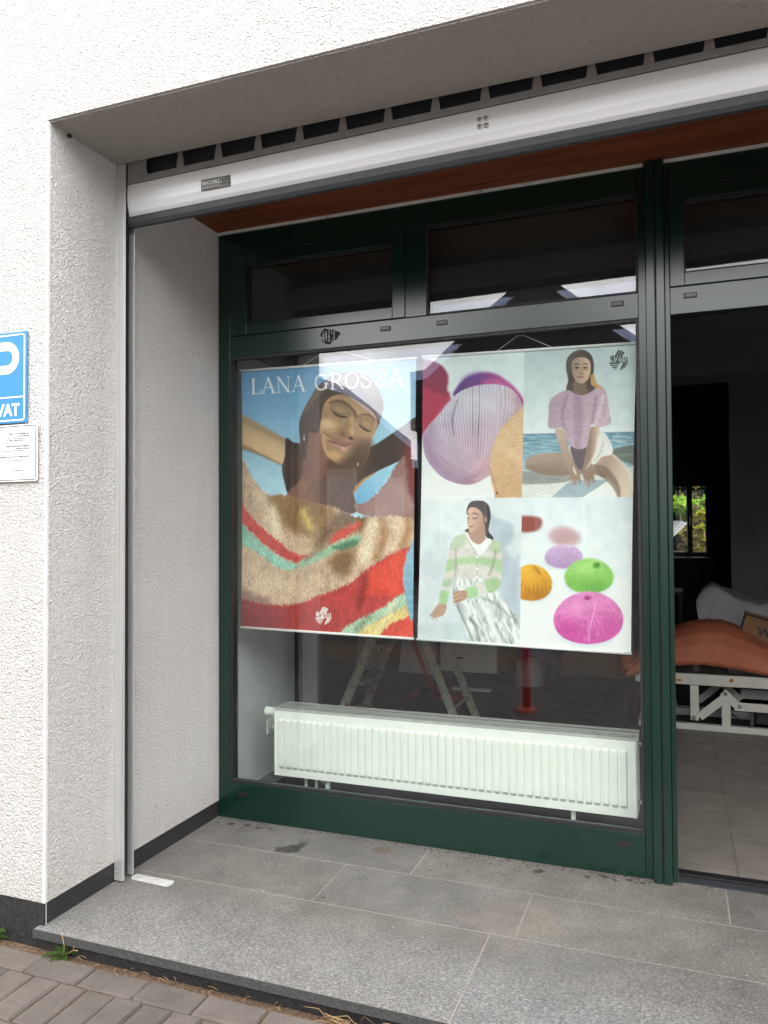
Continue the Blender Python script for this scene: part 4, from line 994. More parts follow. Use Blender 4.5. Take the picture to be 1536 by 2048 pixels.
    word(p, 'LANAGROSSA', [(222, 282), (286, 366), (378, 462), (474, 552), (614, 692), (708, 792), (802, 886), (893, 978), (980, 1066), (1078, 1160)], base, cap, 12, 'f4f8fa', 1, 2.)

def paint_right(p):
    X0, Y0 = p.X0, p.Y0
    p.rgb[:] = hx('dde6ea')
    xs_ = lambda y: 730-.0145*(y-140)         # vertical split
    # ---------- quadrant 1: yarn
    q1 = np.clip((xs_(Y0)-X0)/2+.5, 0, 1)*np.clip((1075-Y0)/2+.5, 0, 1); p.clip = q1
    p.poly([(-50, 50), (900, 50), (900, 1200), (-50, 1200)], grad((400, 160), 'ccd9dc', (400, 1070), 'e2e6ea'), 1, False)
    p.poly([(40, 180), (130, 190), (200, 225), (240, 290), (232, 380), (245, 420), (180, 520), (60, 660), (20, 640), (20, 200)], grad((120, 220), '7d2048', (120, 600), 'a02340'), 12)
    p.poly([(70, 380), (160, 400), (260, 440), (200, 560), (60, 680)], 'b02a4c', 20, a=.8)
    for i in range(9): p.line([(80, 640-i*24), (160, 520-i*18), (250, 440-i*6)], 5, '7d1a36', 5, .3)
    p.poly([(275, 420), (290, 370), (330, 320), (390, 285), (470, 268), (550, 280), (620, 325), (680, 380), (735, 470), (735, 560), (560, 480), (380, 470)], grad((280, 360), '47266e', (620, 340), 'a63f86'), 14)
    p.poly([(460, 330), (540, 300), (600, 330), (640, 370), (500, 370)], 'c75f9c', 26, a=.6)
    p.ell(420, 300, 70, 30, '5a2f86', 26, -10, .6)
    # main ball
    ball = [(75, 670), (110, 610), (170, 545), (235, 465), (300, 400), (380, 362), (470, 345), (560, 345), (640, 370), (690, 420), (720, 480), (760, 560), (740, 800), (600, 880), (520, 920), (440, 970), (360, 990), (270, 975), (190, 935), (120, 860), (82, 780)]
    bmk = p.poly(ball, '000000', 4, keep=True)*q1
    p.poly(ball, grad((250, 420), 'bdb8c8', (420, 960), 'c09caf'), 4)
    # strands: converge at (410, 925)
    cxp, cyp = 415., 930.; A = np.arctan2(X0-cxp, cyp-Y0+40); rr = np.hypot(X0-cxp, Y0-cyp)
    xb = cxp+(X0-cxp)/np.clip(1-((Y0-430)/540)**2*np.sign(Y0-430)*.62*(Y0 > 430), .22, 1)
    ph = xb*.30+(vnoise(X0, Y0, 70, 160, 4)-.5)*7
    st_ = np.sin(ph); st2 = np.sin(ph*2.3+1.3+(vnoise(X0, Y0, 30, 200, 8)-.5)*4)
    tx = 1-.13*np.clip(-st_, 0, 1)**2+.035*st_+.045*st2+.05*(vnoise(X0, Y0, 3, 16, 12)-.5)
    deep = (vnoise(xb, Y0*.12, 12, 60, 77) < .16)*.20*(st_ < 0)
    tx = tx-deep
    p.rgb = p.rgb*(1+(np.clip(tx, .3, 1.3)[..., None]-1)*bmk[..., None])
    cc = p.clip; p.clip = bmk
    p.ell(440, 470, 240, 90, 'd9d6e0', 90, -4, .4); p.poly([(60, 640), (150, 620), (160, 800), (300, 960), (440, 990), (300, 1040), (60, 960)], '7f6a86', 60, a=.5)
    p.line([(500, 420), (560, 620), (480, 860)], 60, 'd8ccd6', 50, .35); p.line([(300, 460), (250, 640), (300, 840)], 40, '9c97ac', 40, .35)
    p.poly([(60, 640), (130, 640), (180, 820), (280, 960), (180, 1000), (60, 900)], 'b79cba', 40, a=.45)
    p.poly([(620, 380), (760, 480), (760, 780), (560, 820), (600, 640), (660, 520)], 'c69a98', 50, a=.45)
    p.poly([(430, 860), (520, 800), (560, 860), (450, 980), (380, 990)], 'cf9f9c', 40, a=.5)
    p.line([(700, 440), (730, 560), (640, 760), (520, 900)], 50, '9a7f92', 40, .55); p.line([(90, 700), (150, 850), (280, 960), (420, 985)], 40, '8d6f8c', 26, .6)
    for i in range(12): p.line([(110+i*7, 640+i*4), (190+i*14, 800+i*4), (330+i*12, 930-i*4), (470+i*6, 930-i*12)], 3, 'dccbd8' if i % 2 else '74607c', 3, .4)
    for i in range(7): p.line([(90+i*14, 760+i*6), (170+i*22, 860+i*4), (300+i*20, 950-i*3), (400+i*10, 960-i*14)], 4, '8a6f86', 3, .35)
    for i in range(5): p.line([(330, 985-i*8), (420, 955-i*16), (500, 880-i*22), (540, 800-i*28)], 4, '94697a', 3, .4)
    p.line([(300, 440), (265, 560), (275, 680)], [3, 9, 3], '55506a', 4, .7)
    p.clip = cc
    ob = [(505, 880), (520, 760), (560, 660), (620, 580), (680, 530), (760, 490), (780, 800), (760, 1100), (560, 1100), (535, 1040), (512, 950)]
    om = p.poly(ob, '000000', 4, keep=True)*q1
    p.poly(ob, grad((560, 700), 'd6b48c', (700, 1060), 'cfa57c'), 5)
    phs = (Y0+.62*X0-.0009*(X0-500)**2)*.32+(vnoise(X0, Y0, 60, 60, 14)-.5)*6
    p.rgb = p.rgb*(1+((1-.09*np.clip(-np.sin(phs), 0, 1)+.035*np.sin(phs*2.1+3*vnoise(X0, Y0, 40, 40, 19))+.10*(vnoise(X0+Y0, Y0, 6, 20, 18)-.5))[..., None]-1)*om[..., None])
    p.line([(505, 880), (560, 1060), (552, 1090)], [4, 6, 10], '9a5f48', 5, .6); p.ell(553, 1046, 9, 8, '8a3f33', 4)
    p.line([(700, 830), (560, 720)], 40, 'f0d8b8', 30, .3)
    # ---------- quadrant 2: woman by the sea
    q2 = np.clip((X0-xs_(Y0))/2+.5, 0, 1)*np.clip((1075-Y0)/2+.5, 0, 1); p.clip = q2
    p.poly([(600, 30), (1600, 30), (1600, 1200), (600, 1200)], grad((1100, 100), 'aebfc4', (1100, 640), 'd6dfe0'), 1, False)
    p.poly([(600, 668), (1600, 650), (1600, 1000), (600, 1000)], grad((900, 660), '6f94a6', (900, 860), '8db3be'), 3, False)
    p.poly([(600, 668), (1600, 650), (1600, 662), (600, 680)], '5f8194', 3, False, .7)
    sea = (vnoise(X0, Y0, 46, 7, 41, 2)-.5)*.3; p.rgb += (sea*q2*((Y0 > 672-.018*(X0-700)) & (Y0 < 870)))[..., None]
    for x, y_, l in ((1300, 690, 120), (1260, 712, 90), (1330, 720, 60), (900, 800, 80), (760, 830, 60)): p.line([(x, y_), (x+l*.5, y_-5), (x+l, y_+2)], 6, 'cfe0e2', 4, .8)
    p.poly([(1290, 780), (1340, 755), (1420, 742), (1500, 745), (1500, 870), (1380, 850), (1300, 830)], '5f6a62', 8)
    p.line([(1300, 812), (1380, 800), (1440, 800)], 12, '8a8f80', 6, .6)
    p.poly([(700, 905), (820, 925), (1000, 930), (1200, 900), (1320, 900), (1500, 880), (1500, 1100), (700, 1100)], 'cfd2cc', 6)
    p.poly([(700, 905), (900, 928), (1010, 935), (1000, 975), (700, 985)], '8b8e8c', 8)
    p.poly([(905, 1074), (1000, 990), (1060, 960), (1280, 965), (1110, 1074)], '96a7b0', 4, False)
    p.poly([(1110, 1074), (1280, 960), (1340, 1020), (1340, 1080)], 'e8e8e2', 4, False)
    tn = (vnoise(X0, Y0, 8, 6, 51, 2)-.5)*.12; p.rgb += (tn*q2*(Y0 > 930)*(X0 < 1010))[..., None]
    # legs
    p.poly([(735, 870), (745, 830), (790, 800), (880, 790), (980, 788), (1060, 800), (1120, 830), (1180, 870), (1260, 905), (1250, 950), (1190, 930), (1100, 925), (980, 935), (860, 930), (780, 905), (745, 890)], grad((800, 800), 'a28c7e', (800, 930), '84705f'), 4)
    p.line([(770, 850), (860, 822), (980, 812)], 26, 'a58b7a', 16, .7)
    p.poly([(1170, 860), (1230, 800), (1300, 795), (1360, 860), (1410, 930), (1440, 1030), (1440, 1090), (1340, 1090), (1330, 1010), (1270, 950), (1210, 905)], grad((1250, 900), 'ac8f7e', (1420, 960), 'e4d2be'), 4)
    p.poly([(1180, 870), (1260, 880), (1340, 990), (1345, 1090), (1300, 1010), (1230, 940)], '6e5546', 12, a=.7)
    # shorts
    p.poly([(1020, 740), (1120, 760), (1190, 700), (1230, 650), (1270, 690), (1300, 760), (1290, 800), (1230, 815), (1180, 862), (1120, 840), (1040, 830)], 'd8d8d4', 4)
    p.poly([(1030, 740), (1130, 750), (1125, 880), (1080, 890), (1045, 830)], '5a4c54', 8)
    p.line([(1240, 720), (1220, 790), (1180, 840)], 8, 'a8a4a0', 6, .7)
    # hair behind
    p.poly([(1000, 250), (1003, 190), (1030, 150), (1075, 126), (1120, 128), (1160, 160), (1176, 215), (1175, 290), (1185, 330), (1215, 370), (1180, 385), (1120, 400), (1050, 390), (1005, 372), (1012, 320)], '3c312b', 4)
    p.poly([(1158, 290), (1176, 285), (1196, 340), (1240, 372), (1190, 372), (1160, 345)], 'b98a52', 6)
    # neck, face
    p.poly([(1010, 350), (1060, 330), (1140, 340), (1200, 375), (1180, 400), (1100, 425), (1020, 405), (1000, 385)], '4a3a32', 5)
    p.poly([(1050, 330), (1120, 330), (1130, 375), (1145, 395), (1090, 420), (1030, 405), (1045, 380)], '6f594b', 4)
    p.poly([(1035, 200), (1060, 178), (1100, 172), (1140, 185), (1155, 220), (1154, 270), (1140, 312), (1110, 338), (1085, 340), (1060, 325), (1042, 290), (1034, 250)], grad((1040, 250), '927a6a', (1150, 250), 'c8aa94'), 4)
    p.poly([(1120, 190), (1152, 210), (1152, 270), (1132, 320), (1118, 280)], 'c9a58a', 10, a=.6)
    for x in (1068, 1122):
        p.line([(x-18, 222), (x, 214), (x+16, 222)], [3, 7, 3], '2c211b', 2.5, .9); p.ell(x, 240, 13, 6, '2a211d', 3, 0, .9); p.ell(x, 252, 16, 6, '8a6a56', 5, 0, .5)
    p.line([(1098, 236), (1100, 262), (1094, 276)], [4, 8, 12], '94755f', 5, .7); p.line([(1084, 280), (1106, 280)], 5, '4f392e', 3, .8)
    p.line([(1068, 298), (1090, 300), (1112, 297)], [3, 9, 3], '7c453e', 3, .95)
    # top
    p.poly([(1010, 385), (1060, 410), (1100, 418), (1150, 400), (1200, 368), (1245, 378), (1265, 440), (1280, 540), (1285, 600), (1200, 625), (1165, 600), (1145, 700), (1120, 757), (1050, 757), (1000, 700), (985, 630), (890, 628), (888, 540), (893, 460), (940, 410)], grad((950, 450), 'ab93a4', (1200, 600), 'bba0b0'), 4)
    p.line([(1000, 430), (975, 540), (990, 640)], 16, '7f6a80', 12, .6); p.line([(1190, 420), (1180, 520), (1165, 600)], 16, '7f6a80', 12, .6)
    p.poly([(1050, 420), (1090, 430), (1110, 560), (1090, 750), (1060, 755), (1050, 600)], '8a7088', 16, a=.5)
    p.line([(1240, 420), (1215, 520), (1190, 600)], 18, 'dccbd4', 12, .6); p.line([(1265, 470), (1262, 560), (1230, 610)], 14, 'd0bcc8', 10, .5)
    tk = (vnoise(X0, Y0, 9, 4, 61, 2)-.5)*.14; bt = p.poly([(1010, 390), (1060, 414), (1100, 422), (1150, 404), (1200, 372), (1243, 382), (1262, 440), (1276, 540), (1280, 596), (1200, 620), (1165, 600), (1145, 700), (1120, 750), (1050, 750), (1000, 700), (985, 628), (894, 624), (892, 540), (897, 460), (942, 414)], '000000', 3, keep=True); p.rgb += (tk*bt*q2)[..., None]
    # arms and hands
    p.poly([(930, 640), (985, 640), (1005, 720), (1030, 800), (1060, 870), (1075, 930), (1035, 935), (1005, 880), (975, 800), (950, 720)], grad((930, 700), 'b8a191', (1060, 860), '96806f'), 4)
    p.poly([(1160, 625), (1215, 628), (1205, 700), (1190, 780), (1165, 850), (1150, 920), (1105, 915), (1115, 850), (1130, 770), (1145, 700)], grad((1150, 700), '8a7364', (1200, 700), 'c4aa98'), 4)
    for i in range(4): p.line([(1040+i*14, 925), (1035+i*17, 965), (1045+i*15, 1000-i*4)], [13, 11, 6], '8f7464' if i % 2 else 'b09482', 3, .95)
    for i in range(4): p.line([(1115+i*17, 915), (1125+i*18, 970), (1140+i*14, 1018-i*14)], [15, 13, 7], '856b5b' if i % 2 else 'a08574', 3, .95)
    p.poly([(1030, 915), (1075, 915), (1095, 950), (1060, 965), (1020, 955)], '9a7f6e', 6); p.poly([(1105, 900), (1150, 905), (1180, 940), (1150, 965), (1110, 945)], '8a7060', 6)
    p.line([(1046, 876), (1054, 900), (1064, 926)], [4, 9, 5], 'f0e6da', 3, .9); p.line([(1210, 640), (1200, 720), (1180, 800), (1150, 860), (1130, 890)], [4, 7, 9, 9, 4], 'ead8c6', 5, .75)
    p.line([(1300, 800), (1370, 860), (1425, 950), (1445, 1030)], [5, 12, 16, 16], 'efe2d2', 8, .8); p.line([(760, 870), (860, 900), (980, 915)], 14, '7c685a', 12, .5)
    p.line([(1012, 300), (1018, 200), (1060, 145), (1090, 135)], [5, 8, 8, 3], '6b5a4d', 6, .6); p.line([(1160, 340), (1195, 372), (1240, 374)], [6, 10, 4], 'c9a06a', 6, .6)
    logo(p, 1334, 192, 60, '20262c')
    # ---------- quadrant 3: woman in a striped cardigan
    q3 = np.clip((xs_(Y0)-X0)/2+.5, 0, 1)*np.clip((Y0-1076)/2+.5, 0, 1); p.clip = q3
    p.poly([(0, 1070), (800, 1070), (800, 2100), (0, 2100)], grad((300, 1080), 'd8dfe2', (300, 1950), 'c3ccd0'), 1, False)
    p.poly([(500, 1200), (560, 1210), (640, 1240), (662, 1300), (650, 1360), (610, 1400), (660, 1460), (700, 1480), (700, 1850), (640, 1800), (580, 1700), (540, 1500)], 'aeb8c4', 22, a=.9)
    p.poly([(80, 1470), (140, 1350), (220, 1300), (240, 1420), (200, 1600), (100, 1560)], 'c0c9d0', 40, a=.6)
    p.poly([(40, 1880), (700, 1900), (700, 2060), (40, 2000)], 'b9c2c6', 20, a=.5)
    # hair
    p.poly([(360, 1180), (362, 1130), (385, 1100), (425, 1093), (470, 1098), (502, 1130), (512, 1190), (505, 1240), (500, 1290), (530, 1330), (520, 1350), (480, 1320), (465, 1270), (440, 1200)], '33292a', 4)
    p.poly([(345, 1285), (370, 1272), (378, 1300), (352, 1304)], '2b2223', 4)
    p.poly([(395, 1270), (465, 1230), (480, 1330), (485, 1370), (430, 1385), (380, 1350), (362, 1300)], 'a78370', 4)
    p.poly([(362, 1160), (385, 1135), (430, 1145), (460, 1180), (466, 1230), (440, 1262), (405, 1290), (378, 1290), (366, 1262), (358, 1230), (364, 1200)], grad((365, 1200), 'd0aa94', (460, 1220), 'ab8672'), 4)
    p.line([(388, 1178), (410, 1174), (435, 1186)], [3, 7, 3], '2b201c', 2.5); p.line([(392, 1202), (410, 1208), (430, 1202)], [3, 6, 3], '2b201c', 2.5)
    p.line([(362, 1182), (372, 1180)], 5, '2b201c', 2.5); p.line([(360, 1205), (372, 1208)], 4, '2b201c', 2.5)
    p.line([(376, 1190), (366, 1220), (372, 1232)], [4, 6, 8], '9a7460', 4, .7); p.line([(372, 1256), (388, 1260), (404, 1254)], [3, 9, 3], '8c4840', 3, .95)
    p.ell(480, 1215, 9, 20, '9b7663', 4)
    # t-shirt and cardigan
    p.poly([(345, 1300), (362, 1300), (390, 1350), (440, 1374), (485, 1340), (520, 1345), (500, 1400), (440, 1440), (380, 1400)], 'e6e6e4', 4)
    cd = [(345, 1305), (280, 1325), (255, 1370), (240, 1440), (225, 1520), (205, 1620), (190, 1690), (180, 1755), (225, 1765), (245, 1690), (275, 1600), (290, 1600), (300, 1600), (420, 1595), (470, 1600), (430, 1630), (350, 1655), (360, 1720), (440, 1705), (530, 1680), (575, 1640), (585, 1560), (590, 1470), (585, 1400), (560, 1360), (530, 1345), (505, 1380), (440, 1450), (400, 1400), (370, 1340)]
    cm = p.poly(cd, '000000', 4, keep=True)*q3
    p.poly(cd, 'cfc9c4', 4)
    cb = p.clip; p.clip = cm
    p.poly([(230, 1310), (340, 1300), (345, 1380), (240, 1400)], 'b3bfa4', 18); p.poly([(490, 1340), (600, 1350), (590, 1420), (520, 1420)], 'b3c0a0', 14)
    p.poly([(200, 1480), (280, 1470), (285, 1530), (210, 1550)], 'a6bf98', 12); p.poly([(300, 1462), (420, 1452), (560, 1470), (590, 1500), (590, 1560), (510, 1520), (420, 1500), (300, 1500)], 'a9c49a', 16)
    p.poly([(190, 1600), (280, 1600), (280, 1640), (190, 1640)], 'abbda2', 10); p.poly([(170, 1680), (250, 1680), (240, 1780), (170, 1780)], '9cbf90', 8)
    p.poly([(350, 1650), (420, 1640), (430, 1720), (355, 1730)], 'a2c495', 8); p.poly([(480, 1610), (560, 1590), (590, 1650), (510, 1690)], 'a0bd90', 10)
    p.line([(285, 1400), (290, 1500), (280, 1600)], 12, '8d8a84', 8, .6); p.line([(545, 1420), (530, 1500), (505, 1570)], 12, '7f8a78', 8, .7)
    p.rgb += ((vnoise(X0, Y0, 6, 5, 71, 2)-.5)*.14*cm)[..., None]
    p.clip = cb
    p.line([(365, 1345), (400, 1400), (425, 1450), (430, 1600)], 4, '8f948a', 3, .8)
    for y_ in (1454, 1530, 1586): p.ell(426, y_, 8, 8, 'eef0ee', 3)
    # skirt
    sk_ = [(275, 1590), (350, 1590), (430, 1592), (470, 1600), (400, 1640), (350, 1655), (365, 1722), (440, 1705), (540, 1680), (580, 1700), (640, 1790), (690, 1850), (700, 2010), (400, 2010), (350, 1900), (300, 1800), (275, 1740), (270, 1660)]
    km = p.poly(sk_, '000000', 4, keep=True)*q3
    p.poly(sk_, 'c6cac9', 4); p.clip = km
    fold = vnoise(X0-.42*Y0, Y0+.42*X0, 16, 120, 81, 3)*.7+vnoise(X0, Y0, 12, 30, 83, 2)*.3; p.rgb += ((fold-.5)*.8*km)[..., None]; p.rgb = np.clip(p.rgb, 0, 1)
    for pts, c in (([(300, 1760), (340, 1860), (400, 1990)], '6c716f'), ([(380, 1850), (420, 1900), (440, 1990)], '5d6260'), ([(330, 1740), (420, 1800), (500, 1960)], 'f2f4f4'), ([(470, 1720), (560, 1760), (640, 1840)], '8c9290'), ([(560, 1960), (520, 1880), (500, 1860)], 'ffffff')): p.line(pts, 16, c, 10, .7)
    for i in range(9): p.line([(300+i*17, 1600), (295+i*18, 1640)], 5, '8a8e8c' if i % 2 else 'f0f2f2', 3, .8)
    p.clip = q3
    # hands
    p.poly([(180, 1755), (228, 1762), (226, 1800), (205, 1830), (160, 1840), (130, 1830), (150, 1790)], 'b38f7c', 4)
    for i in range(4): p.line([(190-i*6+i*2, 1800), (165-i*4, 1835-i*6), (150-i*9+20*(i == 0), 1866-i*14)], [11, 9, 5], 'a07c6a' if i % 2 else 'c09c8a', 3)
    p.poly([(272, 1690), (310, 1670), (355, 1672), (362, 1715), (320, 1740), (285, 1745)], 'ad8977', 4)
    for i in range(4): p.line([(320-i*2, 1690+i*12), (295, 1698+i*13), (276, 1706+i*13)], [12, 11, 7], 'a07c6a' if i % 2 else 'c09c8a', 3)
    # ---------- quadrant 4: small yarn balls
    q4 = np.clip((X0-xs_(Y0))/2+.5, 0, 1)*np.clip((Y0-1076)/2+.5, 0, 1); p.clip = q4
    p.poly([(600, 1070), (1600, 1070), (1600, 2200), (600, 2200)], grad((1000, 1080), 'd3dce2', (1000, 2050), 'e9ecf0'), 1, False)
    p.poly([(700, 1200), (800, 1198), (842, 1215), (840, 1260), (800, 1290), (700, 1290)], '8e3f33', 14)
    p.ell(990, 1325, 100, 62, 'bf9c9e', 22, 8); p.ell(985, 1335, 70, 36, 'ad8688', 26, 8, .5)
    def woolball(cx, cy, rx, ry, c0, c1, rot, seed, hole, blur, tex):
        wob = (vnoise(X0, Y0, 4, 4, seed)-.5)*tex*30
        p.warp(X0+wob, Y0+wob)
        pts = [(cx+rx*math.cos(t)*(1-.10*(math.sin(t) < 0)*abs(math.sin(t))), cy+ry*math.copysign(abs(math.sin(t))**(.82 if math.sin(t) > 0 else 1.), math.sin(t))) for t in np.linspace(0, 2*math.pi, 24, endpoint=False)]
        mk = p.poly(pts, '000000', blur, keep=True)*q4
        p.poly([(x, y_+ry*.16) for x, y_ in pts], 'b9bfc8', blur*2+12, a=.5)
        p.poly(pts, grad((cx, cy-ry), c0, (cx, cy+ry), c1), blur)
        p.warp()
        hxx, hyy = hole; an = np.arctan2(Y0-hyy, (X0-hxx)); rr_ = np.hypot(X0-hxx, Y0-hyy)
        s_ = np.sin(an*34+(vnoise(X0, Y0, 40, 40, seed+2)-.5)*9)*.5+np.sin(an*71+rr_*.02)*.35+1.6*(vnoise(X0, Y0, 5, 7, seed+4)-.5)+1.8*(vnoise(X0, Y0, 34, 26, seed+6, 2)-.5)
        p.rgb = np.clip(p.rgb*(1+(s_*tex*mk)[..., None]), 0, 1)
        return mk
    woolball(985, 1452, 122, 78, 'c7a8cc', 'a987b4', 0, 101, (960, 1400), 8, .05)
    m5 = woolball(778, 1620, 132, 116, 'dba51e', 'b9770e', 0, 111, (800, 1530), 6, .07)
    p.clip = m5
    p.ell(750, 1560, 80, 44, 'efb935', 40, 0, .6); p.ell(840, 1690, 90, 40, '9c640c', 34, 0, .5)
    for i in range(16): p.line([(790, 1530), (740+i*9, 1590), (700+i*15, 1690)], 2.5, 'f3c552' if i % 2 else '9a650e', 3, .35)
    p.line([(800, 1520), (830, 1560)], 12, '8a560c', 8, .7); p.clip = q4
    p.clip = woolball(1148, 1578, 158, 112, '97c96b', '6fae45', 0, 121, (1200, 1512), 9, .05); p.ell(1120, 1530, 70, 34, 'aee086', 34, 0, .5); p.ell(1180, 1650, 110, 34, '5c9a3c', 34, 0, .5); p.ell(1196, 1512, 24, 20, '55943a', 8); p.ell(1204, 1506, 12, 9, '3f7a2a', 5)
    p.clip = q4
    m6 = woolball(1143, 1846, 224, 168, 'd884bb', 'c04d97', 0, 131, (1140, 1716), 5, .09)
    p.clip = m6; p.ell(1010, 1920, 80, 60, 'b93c8c', 40, 20, .6); p.ell(1290, 1910, 60, 70, 'b8408e', 40, 0, .5); p.ell(1060, 1780, 80, 50, 'de93c2', 40, 0, .6)
    for i in range(26):
        a = R(-20+220*i/25); p.line([(1150, 1722), (1150+90*math.cos(a), 1800+60*math.sin(a)), (1150+230*math.cos(a), 1830+175*math.sin(a))], 2, 'eab0d4' if i % 2 else 'b0408c', 2, .22)
    for i in range(4): p.line([(1172+i*8, 1724), (1176+i*3, 1800), (1160-i*4, 1900), (1150-i*5, 2000)], 2.5, 'f3c0de', 2.5, .5)
    p.ell(1138, 1718, 24, 16, 'b24a90', 6); p.ell(1134, 1722, 12, 8, '8a2f6c', 4)
    p.clip = None

GAIN = 1.15
PY = 1.243
lp = thing('fashion_poster', 'left hanging poster of a smiling woman in a fuzzy red and cream sweater', 'poster', (.56, PY, 2.28))
poster(lp, [(162, 318), (1245, 235), (1222, 1980), (158, 1905)], [(.084, PY, 2.285), (1.045, PY, 2.271), (1.021, PY, .934), (.082, PY, .951)], 380, 560, paint_left, GAIN)
rp_ = thing('yarn_poster', 'right hanging poster in four fields with balls of yarn and two women', 'poster', (1.56, PY, 2.26))
poster(rp_, [(78, 167), (1449, 83), (1414, 2076), (46, 1978)], [(1.078, PY, 2.274), (2.047, PY, 2.252), (2.008, PY, .914), (1.043, PY, .933)], 460, 640, paint_right, GAIN, .005)
for par, pts in ((lp, [(.441, 2.285), (.575, 2.352), (.620, 2.352), (.848, 2.273)]), (rp_, [(1.433, 2.269), (1.532, 2.333), (1.562, 2.331), (1.694, 2.262)])):
    MB().tube([(x, PY, z) for x, z in pts], .0016, 6).build('hanging_cord', M['rod'], par)

# ================================================================== inside the shop
# stepladder, seen from the side
ld = thing('stepladder', 'scuffed aluminium stepladder standing open behind the radiator', 'stepladder', (.55, 2.5, 0))
for yy, ax, lx, rx, az in ((2.3, .574, .06, 1.045, 1.12), (2.75, .55, .07, 1.03, 1.12)):
    MB().bar((ax-.02, yy, az), (lx, yy, .02), .022, .058, (1, 0, .3)).build('rail', M['ladder_alu'], ld, .003)
    MB().bar((ax+.03, yy, az-.02), (rx, yy, .02), .022, .050, (1, 0, -.3)).build('rail', M['ladder_alu'], ld, .003)
for z in (.24, .48, .72, .96):
    xx = .565-(1.12-z)/1.1*.505; MB().box(xx-.05, xx+.06, 2.312, 2.738, z-.018, z+.006).build('tread', M['ladder_alu'], ld, .003)
MB().box(.50, .62, 2.29, 2.76, 1.121, 1.145).build('top_cap', M['red'], ld, .006)
MB().tube([(.9, 2.32, .35), (.9, 2.73, .35)], .010).build('stay', M['ladder_alu'], ld)
for yy in (2.3, 2.75):
    for xa in (.03, 1.01): MB().box(xa, xa+.07, yy-.02, yy+.02, .0, .05).build('rubber_foot', M['black'], ld, .004)
    MB().tube([(.22, yy-.016, .335), (.22, yy-.008, .335)], .014, 14).build('red_rivet', M['red'], ld)
# hand truck with red frame
ht = thing('hand_truck', 'dark red sack truck lying tilted behind the stepladder', 'hand truck', (.3, 4, 0))
MB().bar((.06, 3.96, .62), (.27, 4.0, .09), .03, .03).bar((.06, 4.3, .62), (.27, 4.34, .09), .03, .03).bar((.10, 3.97, .5), (.10, 4.32, .5), .025, .025).build('frame', M['red'], ht, .004)
MB().box(.08, .52, 3.94, 4.36, .04, .075).build('toe_plate', M['red'], ht, .004)
for yy in (3.90, 4.38): MB().tube([(.24, yy-.02, .07), (.24, yy+.02, .07)], .07, 20).build('wheel', M['black'], ht)
MB().prism([(.38, .001), (.78, .001), (.74, .05), (.42, .03)], 'y', 4.0, 4.2)
pb = tag(MB().box(.42, .74, 4.05, 4.13, .105, .120, Matrix.Rotation(R(0), 4, 'Z')).build('white_plank', M['white_matt'], None, .002), 'short white board lying across the red sack truck', 'board')
# boards and cabinet in the back
for x0, x1, h_, lab, mt in ((-.95, -.70, 1.1, 'narrow light board leaning on the far wall behind the stepladder', 'offwhite'), (-.47, -.08, .95, 'wide grey board leaning on the far wall to the right of the narrow board', 'white_matt')):
    b = MB(); vs = [(x0, 5.2, 0), (x1, 5.2, 0), (x1, 5.22, 0), (x0, 5.22, 0), (x0-.02, 5.56, h_), (x1-.05, 5.56, h_), (x1-.05, 5.58, h_), (x0-.02, 5.58, h_)]
    b.add(vs, [(0, 3, 2, 1), (4, 5, 6, 7), (0, 1, 5, 4), (1, 2, 6, 5), (2, 3, 7, 6), (3, 0, 4, 7)])
    tag(b.build('leaning_board', M[mt], None, .003), lab, 'board')
cb_ = thing('cupboard', 'low white cupboard with a lever handle by the far wall', 'cupboard', (.3, 5.4, 0))
MB().box(.0, .58, 5.14, 5.55, .06, .95).build('carcass', M['interior'], cb_, .004)
MB().box(.0, .14, 5.115, 5.138, .06, .95).box(.145, .56, 5.115, 5.138, .06, .95).build('door', M['white_matt'], cb_, .003)
MB().tube([(.17, 5.11, .20), (.17, 5.07, .20), (.24, 5.07, .205)], .009, 8).build('handle', M['black'], cb_)
bk = tag(MB().lathe([(.0, .0), (.130, .0), (.128, .02), (.118, .16), (.10, .21), (.06, .245), (.0, .255)], (.893, 5.0, 0), 32).build('bucket', plain('greyish_bucket_plastic', (.30, .30, .30), .5)), 'white bucket turned upside down on the shop floor', 'bucket')
def blob(mb, c, rx, ry, rz, seed, amp=.25, nu=28, nv=18):
    def fn(u, v):
        a = 2*math.pi*u; t = math.pi*v
        d = Vector((math.cos(a)*math.sin(t), math.sin(a)*math.sin(t), math.cos(t)))
        k_ = 1+amp*mnoise.noise(d*2.2+Vector((seed, 0, 0)))+amp*.5*mnoise.noise(d*5+Vector((0, seed, 0)))
        return (c[0]+rx*d.x*k_, c[1]+ry*d.y*k_, max(c[2]+rz*d.z*k_, .002))
    return mb.grid(fn, nu, nv)
tag(blob(MB(), (.93, 5.32, .26), .22, .18, .30, 3).build('bag', M['blue_bag']), 'crumpled dark blue bag on the floor behind the white bucket', 'bag')

